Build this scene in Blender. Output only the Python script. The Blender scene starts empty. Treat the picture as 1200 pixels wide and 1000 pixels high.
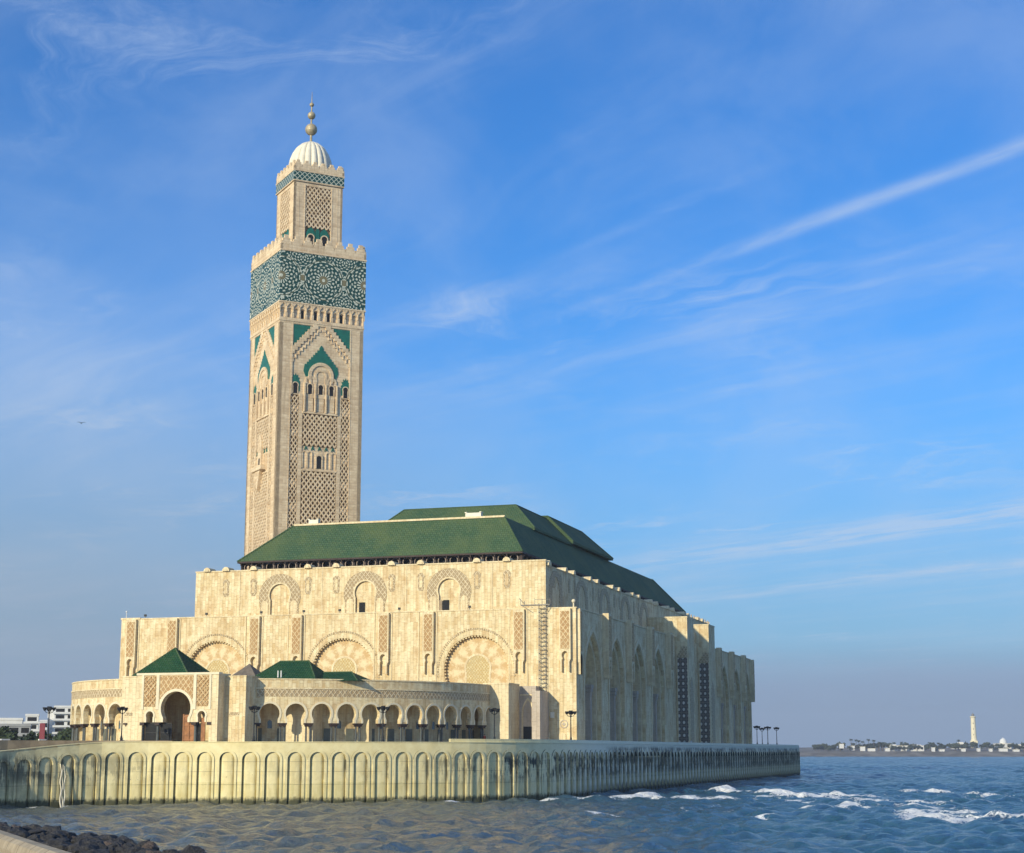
import bpy, math, random
import numpy as np
from mathutils import Vector, Matrix, noise as mnoise

SC = bpy.context.scene
COL = SC.collection
R = math.radians
rnd = random.Random(7)
PI = math.pi

# ------------------------------------------------------------------ camera
CAMP = (87.32, -316.41, 8.05)
YAW, PITCH = 17.6, 10.918
cam_d = bpy.data.cameras.new('camera')
cam = bpy.data.objects.new('camera', cam_d); COL.objects.link(cam)
cam.location = CAMP
cam.rotation_euler = (R(90 + PITCH), 0, R(YAW))
cam_d.sensor_width = 36; cam_d.lens = 36 * 1970 / 1200
cam_d.clip_start = 0.5; cam_d.clip_end = 90000
SC.camera = cam

# ------------------------------------------------------------------ light
SUN_A, SUN_E = 20.0, 19.0        # degrees west of the front wall's normal, elevation
sd = bpy.data.lights.new('sun', 'SUN'); sun = bpy.data.objects.new('sun', sd); COL.objects.link(sun)
sd.energy = 4.25; sd.angle = R(0.5); sd.color = (1.0, 0.885, 0.63)
S = Vector((-math.sin(R(SUN_A)) * math.cos(R(SUN_E)), -math.cos(R(SUN_A)) * math.cos(R(SUN_E)), math.sin(R(SUN_E))))
sun.rotation_euler = S.to_track_quat('Z', 'Y').to_euler()
sun.location = (-100, -400, 300)
SC.view_settings.view_transform = 'Standard'; SC.view_settings.look = 'None'
SC.view_settings.exposure = 0.16; SC.view_settings.gamma = 1.0


# ------------------------------------------------------------------ node helpers
class K:
    """scalar node socket with arithmetic"""
    def __init__(s, nt, k): s.nt, s.k = nt, k
    def _m(s, op, *a, clamp=False):
        n = s.nt.nodes.new('ShaderNodeMath'); n.operation = op; n.use_clamp = clamp
        for i, x in enumerate((s,) + a):
            if isinstance(x, K): s.nt.links.new(x.k, n.inputs[i])
            else: n.inputs[i].default_value = x
        return K(s.nt, n.outputs[0])
    def __add__(s, o): return s._m('ADD', o)
    def __sub__(s, o): return s._m('SUBTRACT', o)
    def __mul__(s, o): return s._m('MULTIPLY', o)
    def __truediv__(s, o): return s._m('DIVIDE', o)
    def abs(s): return s._m('ABSOLUTE')
    def lt(s, o): return s._m('LESS_THAN', o)
    def gt(s, o): return s._m('GREATER_THAN', o)
    def band(s, a, b): return s.gt(a) * s.lt(b)
    def mx(s, o): return s._m('MAXIMUM', o)
    def mn(s, o): return s._m('MINIMUM', o)
    def sin(s): return s._m('SINE')
    def cos(s): return s._m('COSINE')
    def pow(s, o): return s._m('POWER', o)
    def frac(s): return s._m('FRACT')
    def sqrt(s): return s._m('SQRT')
    def exp(s): return s._m('EXPONENT')
    def atan2(s, o): return s._m('ARCTAN2', o)
    def clamp(s): return s._m('ADD', 0.0, clamp=True)
    def ramp(s, a, b, c=0.0, d=1.0):
        n = s.nt.nodes.new('ShaderNodeMapRange'); n.interpolation_type = 'SMOOTHSTEP'
        s.nt.links.new(s.k, n.inputs[0])
        for i, x in enumerate((a, b, c, d)): n.inputs[i + 1].default_value = x
        return K(s.nt, n.outputs[0])


def mixc(nt, f, a, b):
    n = nt.nodes.new('ShaderNodeMix'); n.data_type = 'RGBA'
    for s, x in ((n.inputs[0], f), (n.inputs[6], a), (n.inputs[7], b)):
        if isinstance(x, K): nt.links.new(x.k, s)
        elif hasattr(x, 'node'): nt.links.new(x, s)
        elif isinstance(x, (int, float)): s.default_value = x
        else: s.default_value = (*x, 1)
    return n.outputs[2]


def vec(nt, x, y, z=0.0):
    n = nt.nodes.new('ShaderNodeCombineXYZ')
    for i, q in enumerate((x, y, z)):
        if isinstance(q, K): nt.links.new(q.k, n.inputs[i])
        else: n.inputs[i].default_value = q
    return n.outputs[0]


def nz(nt, v, scale, detail=3.0, rough=0.55, dist=0.0, col=False):
    n = nt.nodes.new('ShaderNodeTexNoise')
    nt.links.new(v, n.inputs['Vector'])
    n.inputs['Scale'].default_value = scale; n.inputs['Detail'].default_value = detail
    n.inputs['Roughness'].default_value = rough; n.inputs['Distortion'].default_value = dist
    return n.outputs[1] if col else K(nt, n.outputs[0])


# ------------------------------------------------------------------ sky
def build_world():
    w = bpy.data.worlds.new('World'); SC.world = w; w.use_nodes = True
    nt = w.node_tree; nt.nodes.clear()
    out = nt.nodes.new('ShaderNodeOutputWorld'); bg = nt.nodes.new('ShaderNodeBackground')
    sky = nt.nodes.new('ShaderNodeTexSky'); sky.sky_type = 'NISHITA'; sky.sun_disc = False
    sky.sun_elevation = R(SUN_E); sky.sun_rotation = R(180 + SUN_A)
    sky.altitude = 0; sky.air_density = 1.0; sky.dust_density = 0.6; sky.ozone_density = 2.6
    hs = nt.nodes.new('ShaderNodeHueSaturation'); hs.inputs['Saturation'].default_value = SKY_SAT
    nt.links.new(sky.outputs[0], hs.inputs['Color'])
    tint = nt.nodes.new('ShaderNodeMix'); tint.data_type = 'RGBA'; tint.blend_type = 'MULTIPLY'
    tint.inputs[0].default_value = 1; tint.inputs[7].default_value = (*SKY_TINT, 1)
    nt.links.new(hs.outputs[0], tint.inputs[6])
    tc = nt.nodes.new('ShaderNodeTexCoord'); sp = nt.nodes.new('ShaderNodeSeparateXYZ')
    nt.links.new(tc.outputs['Generated'], sp.inputs[0])
    dx, dy, dz = (K(nt, sp.outputs[i]) for i in range(3))
    h = dz.mx(0.012)
    # cirrus sheet: a plane high above, wind-drawn along one heading
    A = R(YAW + 34)
    px, py = dx / h, dy / h
    a = px * (-math.sin(A)) + py * math.cos(A)
    b = px * math.cos(A) + py * math.sin(A)
    warp = nz(nt, vec(nt, a * 0.5, b * 0.5), 1.0, 3) - 0.5
    bw = b + warp * 0.5
    n1 = nz(nt, vec(nt, a * 0.30, bw * 2.2), 1.0, 7, 0.62, 0.4)
    n2 = nz(nt, vec(nt, a * 0.22, b * 0.35, 3.0), 1.0, 3, 0.5)
    n3 = nz(nt, vec(nt, a * 0.9, b * 1.3, 7.0), 1.0, 6, 0.6, 0.8)
    # finer torn wisps that drift across the main grain
    w2 = nz(nt, vec(nt, a * .8, b * .8, 2.0), 1.0, 4, .6) - .5
    wisp = nz(nt, vec(nt, a * 1.1 + w2 * 2.2, b * 2.0 + w2 * 3.0, 12.), 1.0, 8, .68, .6)
    patch = nz(nt, vec(nt, a * .55, b * .8, 21.), 1.0, 3, .5)
    torn = wisp.ramp(.46, .76) * patch.ramp(.42, .64)
    mott = nz(nt, vec(nt, dx * 9, dy * 9, dz * 11), 1.0, 7, .6, .5)
    streak = n1.ramp(0.42, 0.78) * n2.ramp(0.36, 0.66)
    puff = n3.ramp(0.50, 0.80) * n2.ramp(0.52, 0.72) * 0.8
    n4 = nz(nt, vec(nt, a * 1.6, b * 6.0, 1.0), 1.0, 5, 0.65, 0.3)
    # long single trails
    tr = None
    for b0, wd, amp, wob, a0, a1, ai in TRAILS:
        q = (b + (warp * wob) - b0) / wd
        g = (q * q * -1.0).exp() * amp * n4.ramp(0.34, 0.62, 0.12, 1.0) * a.ramp(a1, a0) * a.ramp(ai - .25, ai + .15)
        tr = g if tr is None else tr + g
    left = dx * math.cos(R(YAW)) + dy * math.sin(R(YAW))          # >0 right of the view's middle
    veil = left.ramp(0.06, -0.30) * dz.ramp(0.40, 0.06) * 0.58
    veil = veil + nz(nt, vec(nt, dx * 5, dy * 5, dz * 7), 1.0, 4) .ramp(0.42, 0.75) * 0.20
    over = dz.ramp(.48, .80) * nz(nt, vec(nt, dx * 2, dy * 2, 4.), 1.0, 5, .6).ramp(.25, .6, .45, 1.0)      # unseen cloud sheet added overhead to brighten the shaded walls
    cov = (streak * 0.55 + puff * 0.45 + torn * 1.0 + mott.ramp(.38, .70) * .20 + tr + over * .6 + veil * n2.ramp(0.25, 0.6, 0.5, 1.0)).clamp() * dz.ramp(0.0, 0.05)
    # grey-blue marine haze low over the sea, and a bank with a soft uneven top
    topn = nz(nt, vec(nt, dx * 3, dy * 3, dz * 9), 1.5, 4)
    e = dz - (topn - 0.5) * 0.022
    bank = e.ramp(0.066, 0.034) * left.ramp(-0.05, 0.12, 0.4, 0.85)
    low = e.ramp(0.26, 0.03) * 0.70
    low2 = left.ramp(0.10, -0.25) * e.ramp(0.26, 0.02) * 0.75
    c2 = mixc(nt, low, tint.outputs[2], HAZE_C1)
    c3 = mixc(nt, cov * 0.62, c2, CLOUD_C)
    c3 = mixc(nt, low2, c3, HAZE_C2)
    c4 = mixc(nt, bank, c3, HAZE_C3)
    nt.links.new(c4, bg.inputs['Color']); bg.inputs['Strength'].default_value = SKY_STR
    nt.links.new(bg.outputs[0], out.inputs[0])


SKY_STR = 0.108; SKY_SAT = 1.17; SKY_TINT = (0.43, 0.95, 1.44)
CLOUD_C = (4.6, 5.6, 7.2); HAZE_C1 = (2.0, 3.5, 5.4); HAZE_C2 = (2.15, 2.85, 3.7); HAZE_C3 = (2.35, 3.2, 4.8)
# trail: place across the wind, half width, strength, waver, full until, gone by
TRAILS = [(2.21, .030, .80, .09, 2.0, 3.4, 0.5), (1.94, .022, .32, .06, 2.2, 2.9, 2.15), (2.50, .03, .25, .12, 2.3, 3.0, 2.2), (3.16, .05, .35, .3, 3.4, 4.0, 3.2),
          (5.72, .30, 1.05, .35, 5.4, 9.5, 3.0), (7.35, .24, .6, .5, 7.0, 11.0, 3.0), (1.02, .05, .0, .1, 1., 2., 1.)]
build_world()

# ------------------------------------------------------------------ materials
MATS = {}


def new_mat(name):
    m = bpy.data.materials.new(name); m.use_nodes = True
    nt = m.node_tree; p = nt.nodes['Principled BSDF']
    MATS[name] = m
    return m, nt, p


def setin(nt, s, v):
    if isinstance(v, K): nt.links.new(v.k, s)
    elif hasattr(v, 'node'): nt.links.new(v, s)
    elif isinstance(v, (int, float)): s.default_value = v
    else: s.default_value = (*v, 1)


def finish(nt, p, col, rough=0.8, bump=None, bd=0.05, spec=0.3, metal=0.0):
    setin(nt, p.inputs['Base Color'], col); setin(nt, p.inputs['Roughness'], rough)
    p.inputs['Specular IOR Level'].default_value = spec; p.inputs['Metallic'].default_value = metal
    if bump is not None:
        b = nt.nodes.new('ShaderNodeBump'); b.inputs['Strength'].default_value = 1.0
        b.inputs['Distance'].default_value = bd
        nt.links.new(bump.k, b.inputs['Height']); nt.links.new(b.outputs[0], p.inputs['Normal'])


def uvs(nt):
    n = nt.nodes.new('ShaderNodeUVMap'); n.uv_map = 'UVMap'
    s = nt.nodes.new('ShaderNodeSeparateXYZ'); nt.links.new(n.outputs[0], s.inputs[0])
    return n.outputs[0], K(nt, s.outputs[0]), K(nt, s.outputs[1])


def obc(nt):
    n = nt.nodes.new('ShaderNodeTexCoord'); return n.outputs['Object']


def brick(nt, v, c1, c2, mortar, w, h, ms=0.02, off=0.5, bias=0.0):
    n = nt.nodes.new('ShaderNodeTexBrick'); nt.links.new(v, n.inputs['Vector'])
    n.inputs['Color1'].default_value = (*c1, 1); n.inputs['Color2'].default_value = (*c2, 1)
    n.inputs['Mortar'].default_value = (*mortar, 1)
    n.inputs['Scale'].default_value = 1; n.inputs['Mortar Size'].default_value = ms
    n.inputs['Mortar Smooth'].default_value = 0.3; n.inputs['Bias'].default_value = bias
    n.inputs['Brick Width'].default_value = w; n.inputs['Row Height'].default_value = h
    n.offset = off
    return n.outputs[0], K(nt, n.outputs[1])


def plain(name, c, rough=0.7, var=0.25, sc=1.5, metal=0.0, spec=0.3, bd=0.0):
    m, nt, p = new_mat(name)
    o = obc(nt); f = nz(nt, o, sc, 5)
    dark = tuple(x * (1 - var) for x in c); lite = tuple(min(1, x * (1 + var)) for x in c)
    finish(nt, p, mixc(nt, f.ramp(0.3, 0.7), dark, lite), rough, f if bd else None, bd, spec, metal)
    return m


def stone(name, c1, c2, c3, w, h, vertical=True, ms=0.025, stain=0.55):
    m, nt, p = new_mat(name)
    uv, u, v = uvs(nt)
    q = vec(nt, v, u) if vertical else uv
    b, fac = brick(nt, q, c1, c2, tuple(x * .62 for x in c2), w, h, ms)
    # a second, coarser lay of slabs breaks up the repeat
    b2, _ = brick(nt, vec(nt, (v if vertical else u) + 0.37, (u if vertical else v) + .21), c1, c3, c3, w * 2.0, h * 1.0, 0.0, 0.37, -0.25)
    n = nz(nt, vec(nt, u * .06, v * .05), 1.0, 5, .6)
    c = mixc(nt, n.ramp(.35, .7, .30, .75), b, b2)
    grain = nz(nt, vec(nt, u * 1.2, v * 3.5), 1.0, 6, .7)
    c = mixc(nt, grain.ramp(.35, .8) * .35, c, tuple(x * .72 for x in c3))
    streak = nz(nt, vec(nt, u * .9, v * .07, 5.), 1.0, 5, .6)
    c = mixc(nt, streak.ramp(.52, .78) * stain, c, tuple(x * .55 for x in c3))
    blot = nz(nt, vec(nt, u * .35, v * .30, 11.), 1.0, 6, .7)
    c = mixc(nt, blot.ramp(.48, .70) * .6, c, tuple(x * .86 for x in c3))
    finish(nt, p, c, 0.7, fac * -1.0 + grain * .3, 0.02, 0.15)
    return m


CREAM, TAN, ORANGE = (0.84, 0.745, 0.49), (0.61, 0.46, 0.23), (0.53, 0.335, 0.15)
stone('stone', CREAM, TAN, ORANGE, 1.45, .66)
stone('stone_pale', (0.83, 0.725, 0.48), (0.70, 0.565, 0.34), (0.60, 0.455, 0.26), 1.3, 0.7)
stone('stone_minaret', (0.86, 0.70, 0.475), (0.63, 0.475, 0.30), (0.54, 0.385, 0.23), 1.5, .75, False, 0.035)
stone('stone_grey', (0.58, 0.51, 0.42), (0.47, 0.40, 0.32), (0.40, 0.33, 0.26), 1.8, 0.9)
plain('plaster', (0.70, 0.62, 0.44), .6, .08, .7)
plain('white_marble', (0.72, 0.67, 0.54), .5, .08, 1.0)


def carved(name, c1, c2, sc, diag=True):
    m, nt, p = new_mat(name); uv, u, v = uvs(nt)
    f = PI / sc
    if diag:
        k = ((u + v * .8) * f).sin().abs().mn(((u - v * .8) * f).sin().abs())
    else:
        k = ((u * f).sin() * (v * f).sin()).abs()
    n = nz(nt, uv, 1.5, 6, .72)
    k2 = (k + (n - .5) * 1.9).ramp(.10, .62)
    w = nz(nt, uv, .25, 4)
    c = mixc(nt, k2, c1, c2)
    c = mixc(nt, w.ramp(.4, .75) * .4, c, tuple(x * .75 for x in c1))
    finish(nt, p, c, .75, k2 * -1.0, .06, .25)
    return m


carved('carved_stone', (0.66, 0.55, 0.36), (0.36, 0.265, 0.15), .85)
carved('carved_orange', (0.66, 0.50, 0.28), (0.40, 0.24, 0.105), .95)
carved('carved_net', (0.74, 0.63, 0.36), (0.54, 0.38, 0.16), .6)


def fan():
    """radial voussoir pattern inside a great blind arch; uv is centred on the arch"""
    m, nt, p = new_mat('radial_stone'); uv, u, v = uvs(nt)
    r = (u * u + v * v).sqrt(); th = v.atan2(u)
    s = (th * 13).sin(); ring = (r * 2.4).sin()
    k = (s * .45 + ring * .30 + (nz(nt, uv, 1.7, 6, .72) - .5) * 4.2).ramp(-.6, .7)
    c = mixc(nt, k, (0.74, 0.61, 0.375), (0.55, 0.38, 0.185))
    finish(nt, p, c, .7, k, .03, .3)


fan()


def roof(name, c1, c2):
    m, nt, p = new_mat(name); uv, u, v = uvs(nt)
    b, fac = brick(nt, uv, c1, c2, tuple(x * .6 for x in c1), .9, .55, .06, .5)
    n = nz(nt, vec(nt, u * .12, v * .12), 1.0, 5, .6)
    n2 = nz(nt, vec(nt, u * .5, v * 1.6), 1.0, 5, .7)
    c = mixc(nt, n.ramp(.35, .7) * .55, b, (c2[0] * 1.5, c2[1] * 1.15, c2[2] * .9))
    c = mixc(nt, n2.ramp(.5, .8) * .5, c, (.10, .12, .055))
    ribs = (u * (2 * PI / .9)).sin().abs()
    finish(nt, p, c, .65, ribs + fac * -.5, .05, .04)


roof('roof_tile', (0.050, 0.104, 0.058), (0.078, 0.130, 0.068))
roof('roof_tile_dark', (0.014, 0.060, 0.030), (0.024, 0.078, 0.038))


def zellige(name, plainv=False):
    m, nt, p = new_mat(name); uv, u, v = uvs(nt)
    DG, PALE, OLV = (0.009, 0.056, 0.040), (0.66, 0.68, 0.55), (0.20, 0.17, 0.08)
    vo = nt.nodes.new('ShaderNodeTexVoronoi'); nt.links.new(uv, vo.inputs['Vector'])
    vo.inputs['Scale'].default_value = 2.2
    rn = nt.nodes.new('ShaderNodeSeparateXYZ'); nt.links.new(vo.outputs['Color'], rn.inputs[0])
    mos = K(nt, rn.outputs[0]).gt(.74)
    if plainv:   # small chequered frieze of crossing white bands
        a = ((u + v) * (PI / 1.5)).sin().abs().lt(.28); b = ((u - v) * (PI / 1.5)).sin().abs().lt(.28)
        dots = ((u * (PI / 1.5)).cos().abs().lt(.16)) * ((v * (PI / 1.5)).cos().abs().lt(.16))
        finish(nt, p, mixc(nt, a.mx(b).mx(dots) * .8, DG, PALE), .3, None, 0, .5)
        return
    P = 12.6
    xr = ((u / P + 100.5).frac() - .5).abs() * P
    def flower(x, y, n, sc):
        r = (x * x + y * y).sqrt() / sc; th = y.atan2(x)
        c = (th * n).cos(); c2 = (th * n + PI).cos()
        w = r.lt(.42)
        w = w.mx(r.band(1.15, 2.1) * c.gt(.0))
        w = w.mx(r.band(2.4, 2.95) * c2.gt(.1))
        w = w.mx(r.band(3.25, 3.6) * c.gt(.15))
        w = w.mx(r.band(3.85, 4.25) * c2.gt(.25))
        w = w.mx(r.band(4.7, 5.0) * c.gt(-.45))
        ol = r.band(.42, 1.12) + r.band(5.0, 5.4) * .5
        return r, w, ol
    r1, w1, o1 = flower(xr, v, 16, 1.12)
    x2 = (xr - P / 2).abs(); v2 = (v.abs() - 7.3)
    r2, w2, o2 = flower(x2, v2, 12, .78)
    star = (x2 * x2 + v * v).sqrt()
    w3 = star.band(.9, 1.2) + ((x2 * 1.6 - v.abs() * .75 + .7).abs().lt(.16)) * v.abs().band(1.4, 3.6)
    in1 = r1.lt(5.2); in2 = r2.lt(5.0) * (in1 * -1.0 + 1.0)
    rest = (in1 * -1.0 + 1.0) * (in2 * -1.0 + 1.0)
    small = nz(nt, vec(nt, u * 2.2, v * 2.2), 1.0, 2)
    white = in1 * w1 + in2 * w2 + rest * (w3.mx(mos))
    white = white.mx(mos * small.gt(.58) * .5).clamp()
    c = mixc(nt, white * small.ramp(.25, .6, .6, .95), DG, PALE)
    c = mixc(nt, (in1 * o1 + star.lt(.9) * rest).clamp(), c, OLV)
    finish(nt, p, c, .38, None, 0, .5)


zellige('zellige_rosettes'); zellige('zellige_frieze', True)
plain('green_tile', (0.010, 0.135, 0.090), .35, .18, .8, spec=.5)
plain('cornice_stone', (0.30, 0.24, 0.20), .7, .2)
plain('shaded_brown_stone', (0.15, 0.125, 0.10), .8, .2)  # rear roof: brown stone darkened to paint in the shade on it
plain('lattice_back', (0.36, 0.25, 0.145), .85, .25, .6)  # dark backing: shade of the unlit interior put into the colour
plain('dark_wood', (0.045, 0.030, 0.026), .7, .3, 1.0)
plain('red_wood', (0.30, 0.13, 0.05), .6, .25, 1.2)
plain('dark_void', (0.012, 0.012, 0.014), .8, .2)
plain('dark_metal', (0.018, 0.020, 0.024), .5, .2)
plain('dark_marble', (0.075, 0.085, 0.085), .45, .3, .9)
plain('grey_marble', (0.15, 0.16, 0.13), .5, .2, .9)
plain('dark_glass', (0.035, 0.045, 0.055), .3, .3, spec=.4)
plain('blue_glass', (0.10, 0.16, 0.20), .15, .2, spec=.8)
plain('brass', (0.42, 0.35, 0.22), .5, .2, 1.0, metal=.3)
plain('white_paint', (0.70, 0.70, 0.68), .7, .06, .4)
plain('cream_paint', (0.75, 0.68, 0.48), .7, .05, .2)
plain('grey_paint', (0.33, 0.34, 0.35), .7, .1, .2)
plain('red_paint', (0.20, 0.035, 0.05), .6, .1)
plain('metal_grey', (0.22, 0.21, 0.19), .5, .2)
plain('brown_wall', (0.34, 0.26, 0.17), .85, .2, .5)
plain('paving', (0.42, 0.38, 0.30), .8, .12, .4)
plain('asphalt', (0.05, 0.05, 0.052), .9, .25, 2.0, bd=.01)
plain('land', (0.20, 0.18, 0.13), .9, .25, .02)
plain('shore_bank', (0.16, 0.145, 0.13), .9, .4, .05)
plain('foliage', (0.040, 0.060, 0.025), .8, .35, .4)
plain('foliage_grey', (0.060, 0.075, 0.050), .8, .35, .4)
plain('bark', (0.13, 0.10, 0.07), .9, .25)
plain('skin', (0.36, 0.22, 0.15), .6, .05)
plain('dark_red_cloth', (0.10, 0.016, 0.018), .85, .15)
plain('black_cloth', (0.02, 0.02, 0.022), .85, .15)
plain('pale_cloth', (0.62, 0.60, 0.56), .85, .08)
plain('white_lamp', (0.70, 0.70, 0.68), .3, .05)


def lattice_tile():
    m, nt, p = new_mat('studded_lattice'); uv, u, v = uvs(nt)
    x = (u / 1.2).frac() - .5; y = (v / 1.56).frac() - .5
    r = (x * x + y * y).sqrt()
    ring = r.lt(.24); edge = x.abs().mx(y.abs()).gt(.45)
    c = mixc(nt, ring, (0.13, 0.115, 0.10), (0.66, 0.62, 0.54))
    c = mixc(nt, edge, c, (0.24, 0.21, 0.175))
    finish(nt, p, c, .6, ring + edge, .05, .3)


lattice_tile()


def seawall_mat(name, stained=True):
    m, nt, p = new_mat(name); uv, u, v = uvs(nt)
    n = nz(nt, vec(nt, u * .5, v * .5), 1.0, 6, .65)
    n2 = nz(nt, vec(nt, u * 1.6, v * .22, 2.), 1.0, 6, .65)     # drips
    n3 = nz(nt, vec(nt, u * .13, v * .35, 4.), 1.0, 5, .6)
    n4 = nz(nt, vec(nt, u * 2.6, v * 2.6, 8.), 1.0, 4, .7)
    c = mixc(nt, n.ramp(.3, .75), (0.87, 0.77, 0.44), (0.74, 0.62, 0.31))
    if stained:
        lines = ((v - 2.95).abs().lt(.05) + (v - 4.9).abs().lt(.04) + (v - 6.4).abs().lt(.035))
        c = mixc(nt, lines * n.ramp(.35, .6) * .6, c, (0.20, .17, .10))
        tide = (v + (n3 - .5) * 1.6)
        c = mixc(nt, tide.band(-.5, 3.2) * n2.ramp(.30, .65) * .40, c, (0.46, 0.40, 0.13))
        old = u.ramp(52, 18)                # weathered lengths at both ends
        c = mixc(nt, old * n.ramp(.25, .6) * .55, c, (0.27, 0.26, 0.20))
        c = mixc(nt, u.ramp(100, 150) * .8, c, (0.80, 0.80, 0.67))
        drip = (n2 + (n3 - .5) * .6).ramp(.47, .56)
        upper = v.ramp(7.9, 6.6) * v.ramp(2.2, 4.6)
        heavy = (u.ramp(84, 114) * .97 + u.ramp(56, 30) * .65 + .12)
        c = mixc(nt, drip * upper * heavy, c, (0.055, 0.065, 0.055))
        pier = u.ramp(150, 165) * (n3 * .7 + .15 + (n2 - .5) * 1.1).ramp(.40, .56) * v.ramp(9.2, 8.4) * (v + (n2 - .5) * 4.0 + (n3 - .5) * 3.0).ramp(4.6, 6.2)
        c = mixc(nt, pier * .85, c, (0.045, 0.055, 0.052))
        spots = n4.ramp(.62, .72) * v.ramp(1.8, 3.0) * v.ramp(5.4, 4.0) * u.ramp(100, 20, .2, 1.0)
        c = mixc(nt, spots, c, (0.07, .07, .04))
        base = (v + (n2 - .5) * 1.6 + (n4 - .5) * .9).ramp(1.25, .45)
        c = mixc(nt, base * .93, c, (0.038, 0.045, 0.022))
        deep = u.ramp(120, 170) * (v + (n2 - .5) * 2.6).ramp(2.4, 1.2)
        c = mixc(nt, deep * .9, c, (0.03, 0.04, 0.035))
    finish(nt, p, c, .8, n + n4 * .5, .05, .3)


seawall_mat('seawall'); seawall_mat('seawall_trim')


def rock_mat():
    m, nt, p = new_mat('rock'); o = obc(nt)
    n = nz(nt, o, 3.0, 7, .7); oi = nt.nodes.new('ShaderNodeObjectInfo')
    rv = K(nt, oi.outputs['Random'])
    c = mixc(nt, n.ramp(.3, .75), (0.022, 0.024, 0.030), (0.085, 0.080, 0.078))
    c = mixc(nt, rv.gt(.86) * .5, c, (0.17, 0.12, 0.09))
    finish(nt, p, c, .75, n, .08, .35)


rock_mat()


def curb_mat():
    m, nt, p = new_mat('curb_stone'); uv, u, v = uvs(nt); o = obc(nt)
    n = nz(nt, o, 4.0, 6, .7); n2 = nz(nt, o, .8, 4)
    j = ((u / 1.1).frac() - .5).abs().gt(.485)
    c = mixc(nt, n.ramp(.3, .7), (0.30, 0.245, 0.17), (0.44, 0.37, 0.26))
    c = mixc(nt, n2.ramp(.5, .7) * .4, c, (.18, .15, .11)); c = mixc(nt, j, c, (.10, .08, .06))
    finish(nt, p, c, .85, n - j, .02, .3)


curb_mat()


def water_mat():
    m, nt, p = new_mat('sea_water')
    g = nt.nodes.new('ShaderNodeNewGeometry'); o = g.outputs['Position']
    sp = nt.nodes.new('ShaderNodeSeparateXYZ'); nt.links.new(o, sp.inputs[0])
    x, y = K(nt, sp.outputs[0]), K(nt, sp.outputs[1])
    at = nt.nodes.new('ShaderNodeAttribute'); at.attribute_name = 'foam'
    foam = K(nt, at.outputs['Fac'])
    r1 = nz(nt, vec(nt, x * .75 + y * .22, y * .55 - x * .16), 1.0, 7, .68, .6)
    r2 = nz(nt, vec(nt, x * 2.6, y * 2.0, 3.), 1.0, 4, .6, .3)
    r3 = nz(nt, vec(nt, x * .16 + y * .05, y * .11 - x * .03, 5.), 1.0, 5, .6, .4)
    fn = nz(nt, vec(nt, x * 1.9, y * 1.0, 6.), 1.0, 7, .78, .5)
    fm = (foam * 1.15 + (fn - .5) * 2.8).ramp(.46, .74)
    thin = nz(nt, vec(nt, x * .32, y * .10, 9.), 1.0, 7, .75)
    lace = nz(nt, vec(nt, x * .5 + y * .2, y * .16, 14.), 1.0, 8, .8)
    surf = x.ramp(5, 40) * y.ramp(60, 10) * y.ramp(-150, -60)
    fm = fm.mx(thin.ramp(.735, .80) * .55).mx((lace + surf * .08).ramp(.65, .73) * surf * .6)
    big = nz(nt, vec(nt, x * .02, y * .02), 1.0, 3)
    col = mixc(nt, big.ramp(.3, .7), (0.016, 0.078, 0.140), (0.028, 0.105, 0.160))
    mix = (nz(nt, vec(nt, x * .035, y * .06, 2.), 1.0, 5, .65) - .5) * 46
    sand_reflection = (x * .953 + y * .302 + 12.2 + mix).ramp(22, -14) * (y * .953 - x * .302 + 327.8).ramp(345, 300)     # tan tint: sandy water plus the sunlit wall's reflection, painted in
    col = mixc(nt, sand_reflection * .6, col, (0.17, 0.155, 0.095))
    col = mixc(nt, fm, col, (0.90, 0.90, 0.88))
    finish(nt, p, col, fm * .6 + .13, r1 * 1.0 + r2 * .25 + r3 * 1.4, .8, .5)
    # facets too fine to resolve: tilt the normal directly so that far water keeps its chop
    bn = p.inputs['Normal'].links[0].from_socket
    acc = bn
    for sc_, st in ((.45, .75), (1.6, .60), (.09, .30)):
        c_ = nz(nt, vec(nt, x * sc_ + y * sc_ * .3, y * sc_ * .75, 17 * sc_), 1.0, 3, .6, col=True)
        s1 = nt.nodes.new('ShaderNodeVectorMath'); s1.operation = 'SUBTRACT'; nt.links.new(c_, s1.inputs[0]); s1.inputs[1].default_value = (.5, .5, .5)
        s2 = nt.nodes.new('ShaderNodeVectorMath'); s2.operation = 'MULTIPLY'; nt.links.new(s1.outputs[0], s2.inputs[0]); s2.inputs[1].default_value = (st * 2, st * 2, 0)
        s3 = nt.nodes.new('ShaderNodeVectorMath'); s3.operation = 'ADD'; nt.links.new(acc, s3.inputs[0]); nt.links.new(s2.outputs[0], s3.inputs[1]); acc = s3.outputs[0]
    s4 = nt.nodes.new('ShaderNodeVectorMath'); s4.operation = 'NORMALIZE'; nt.links.new(acc, s4.inputs[0]); nt.links.new(s4.outputs[0], p.inputs['Normal'])
    p.inputs['IOR'].default_value = 1.33


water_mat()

# ------------------------------------------------------------------ geometry helpers
ORG = {}


SINGULAR = {'treads_and_braces': 'tread', 'hip_tiles': 'hip_ridge', 'recess_glazing': 'tall_window', 'vent_pipes': 'vent_pipe', 'posts': 'post'}


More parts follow.
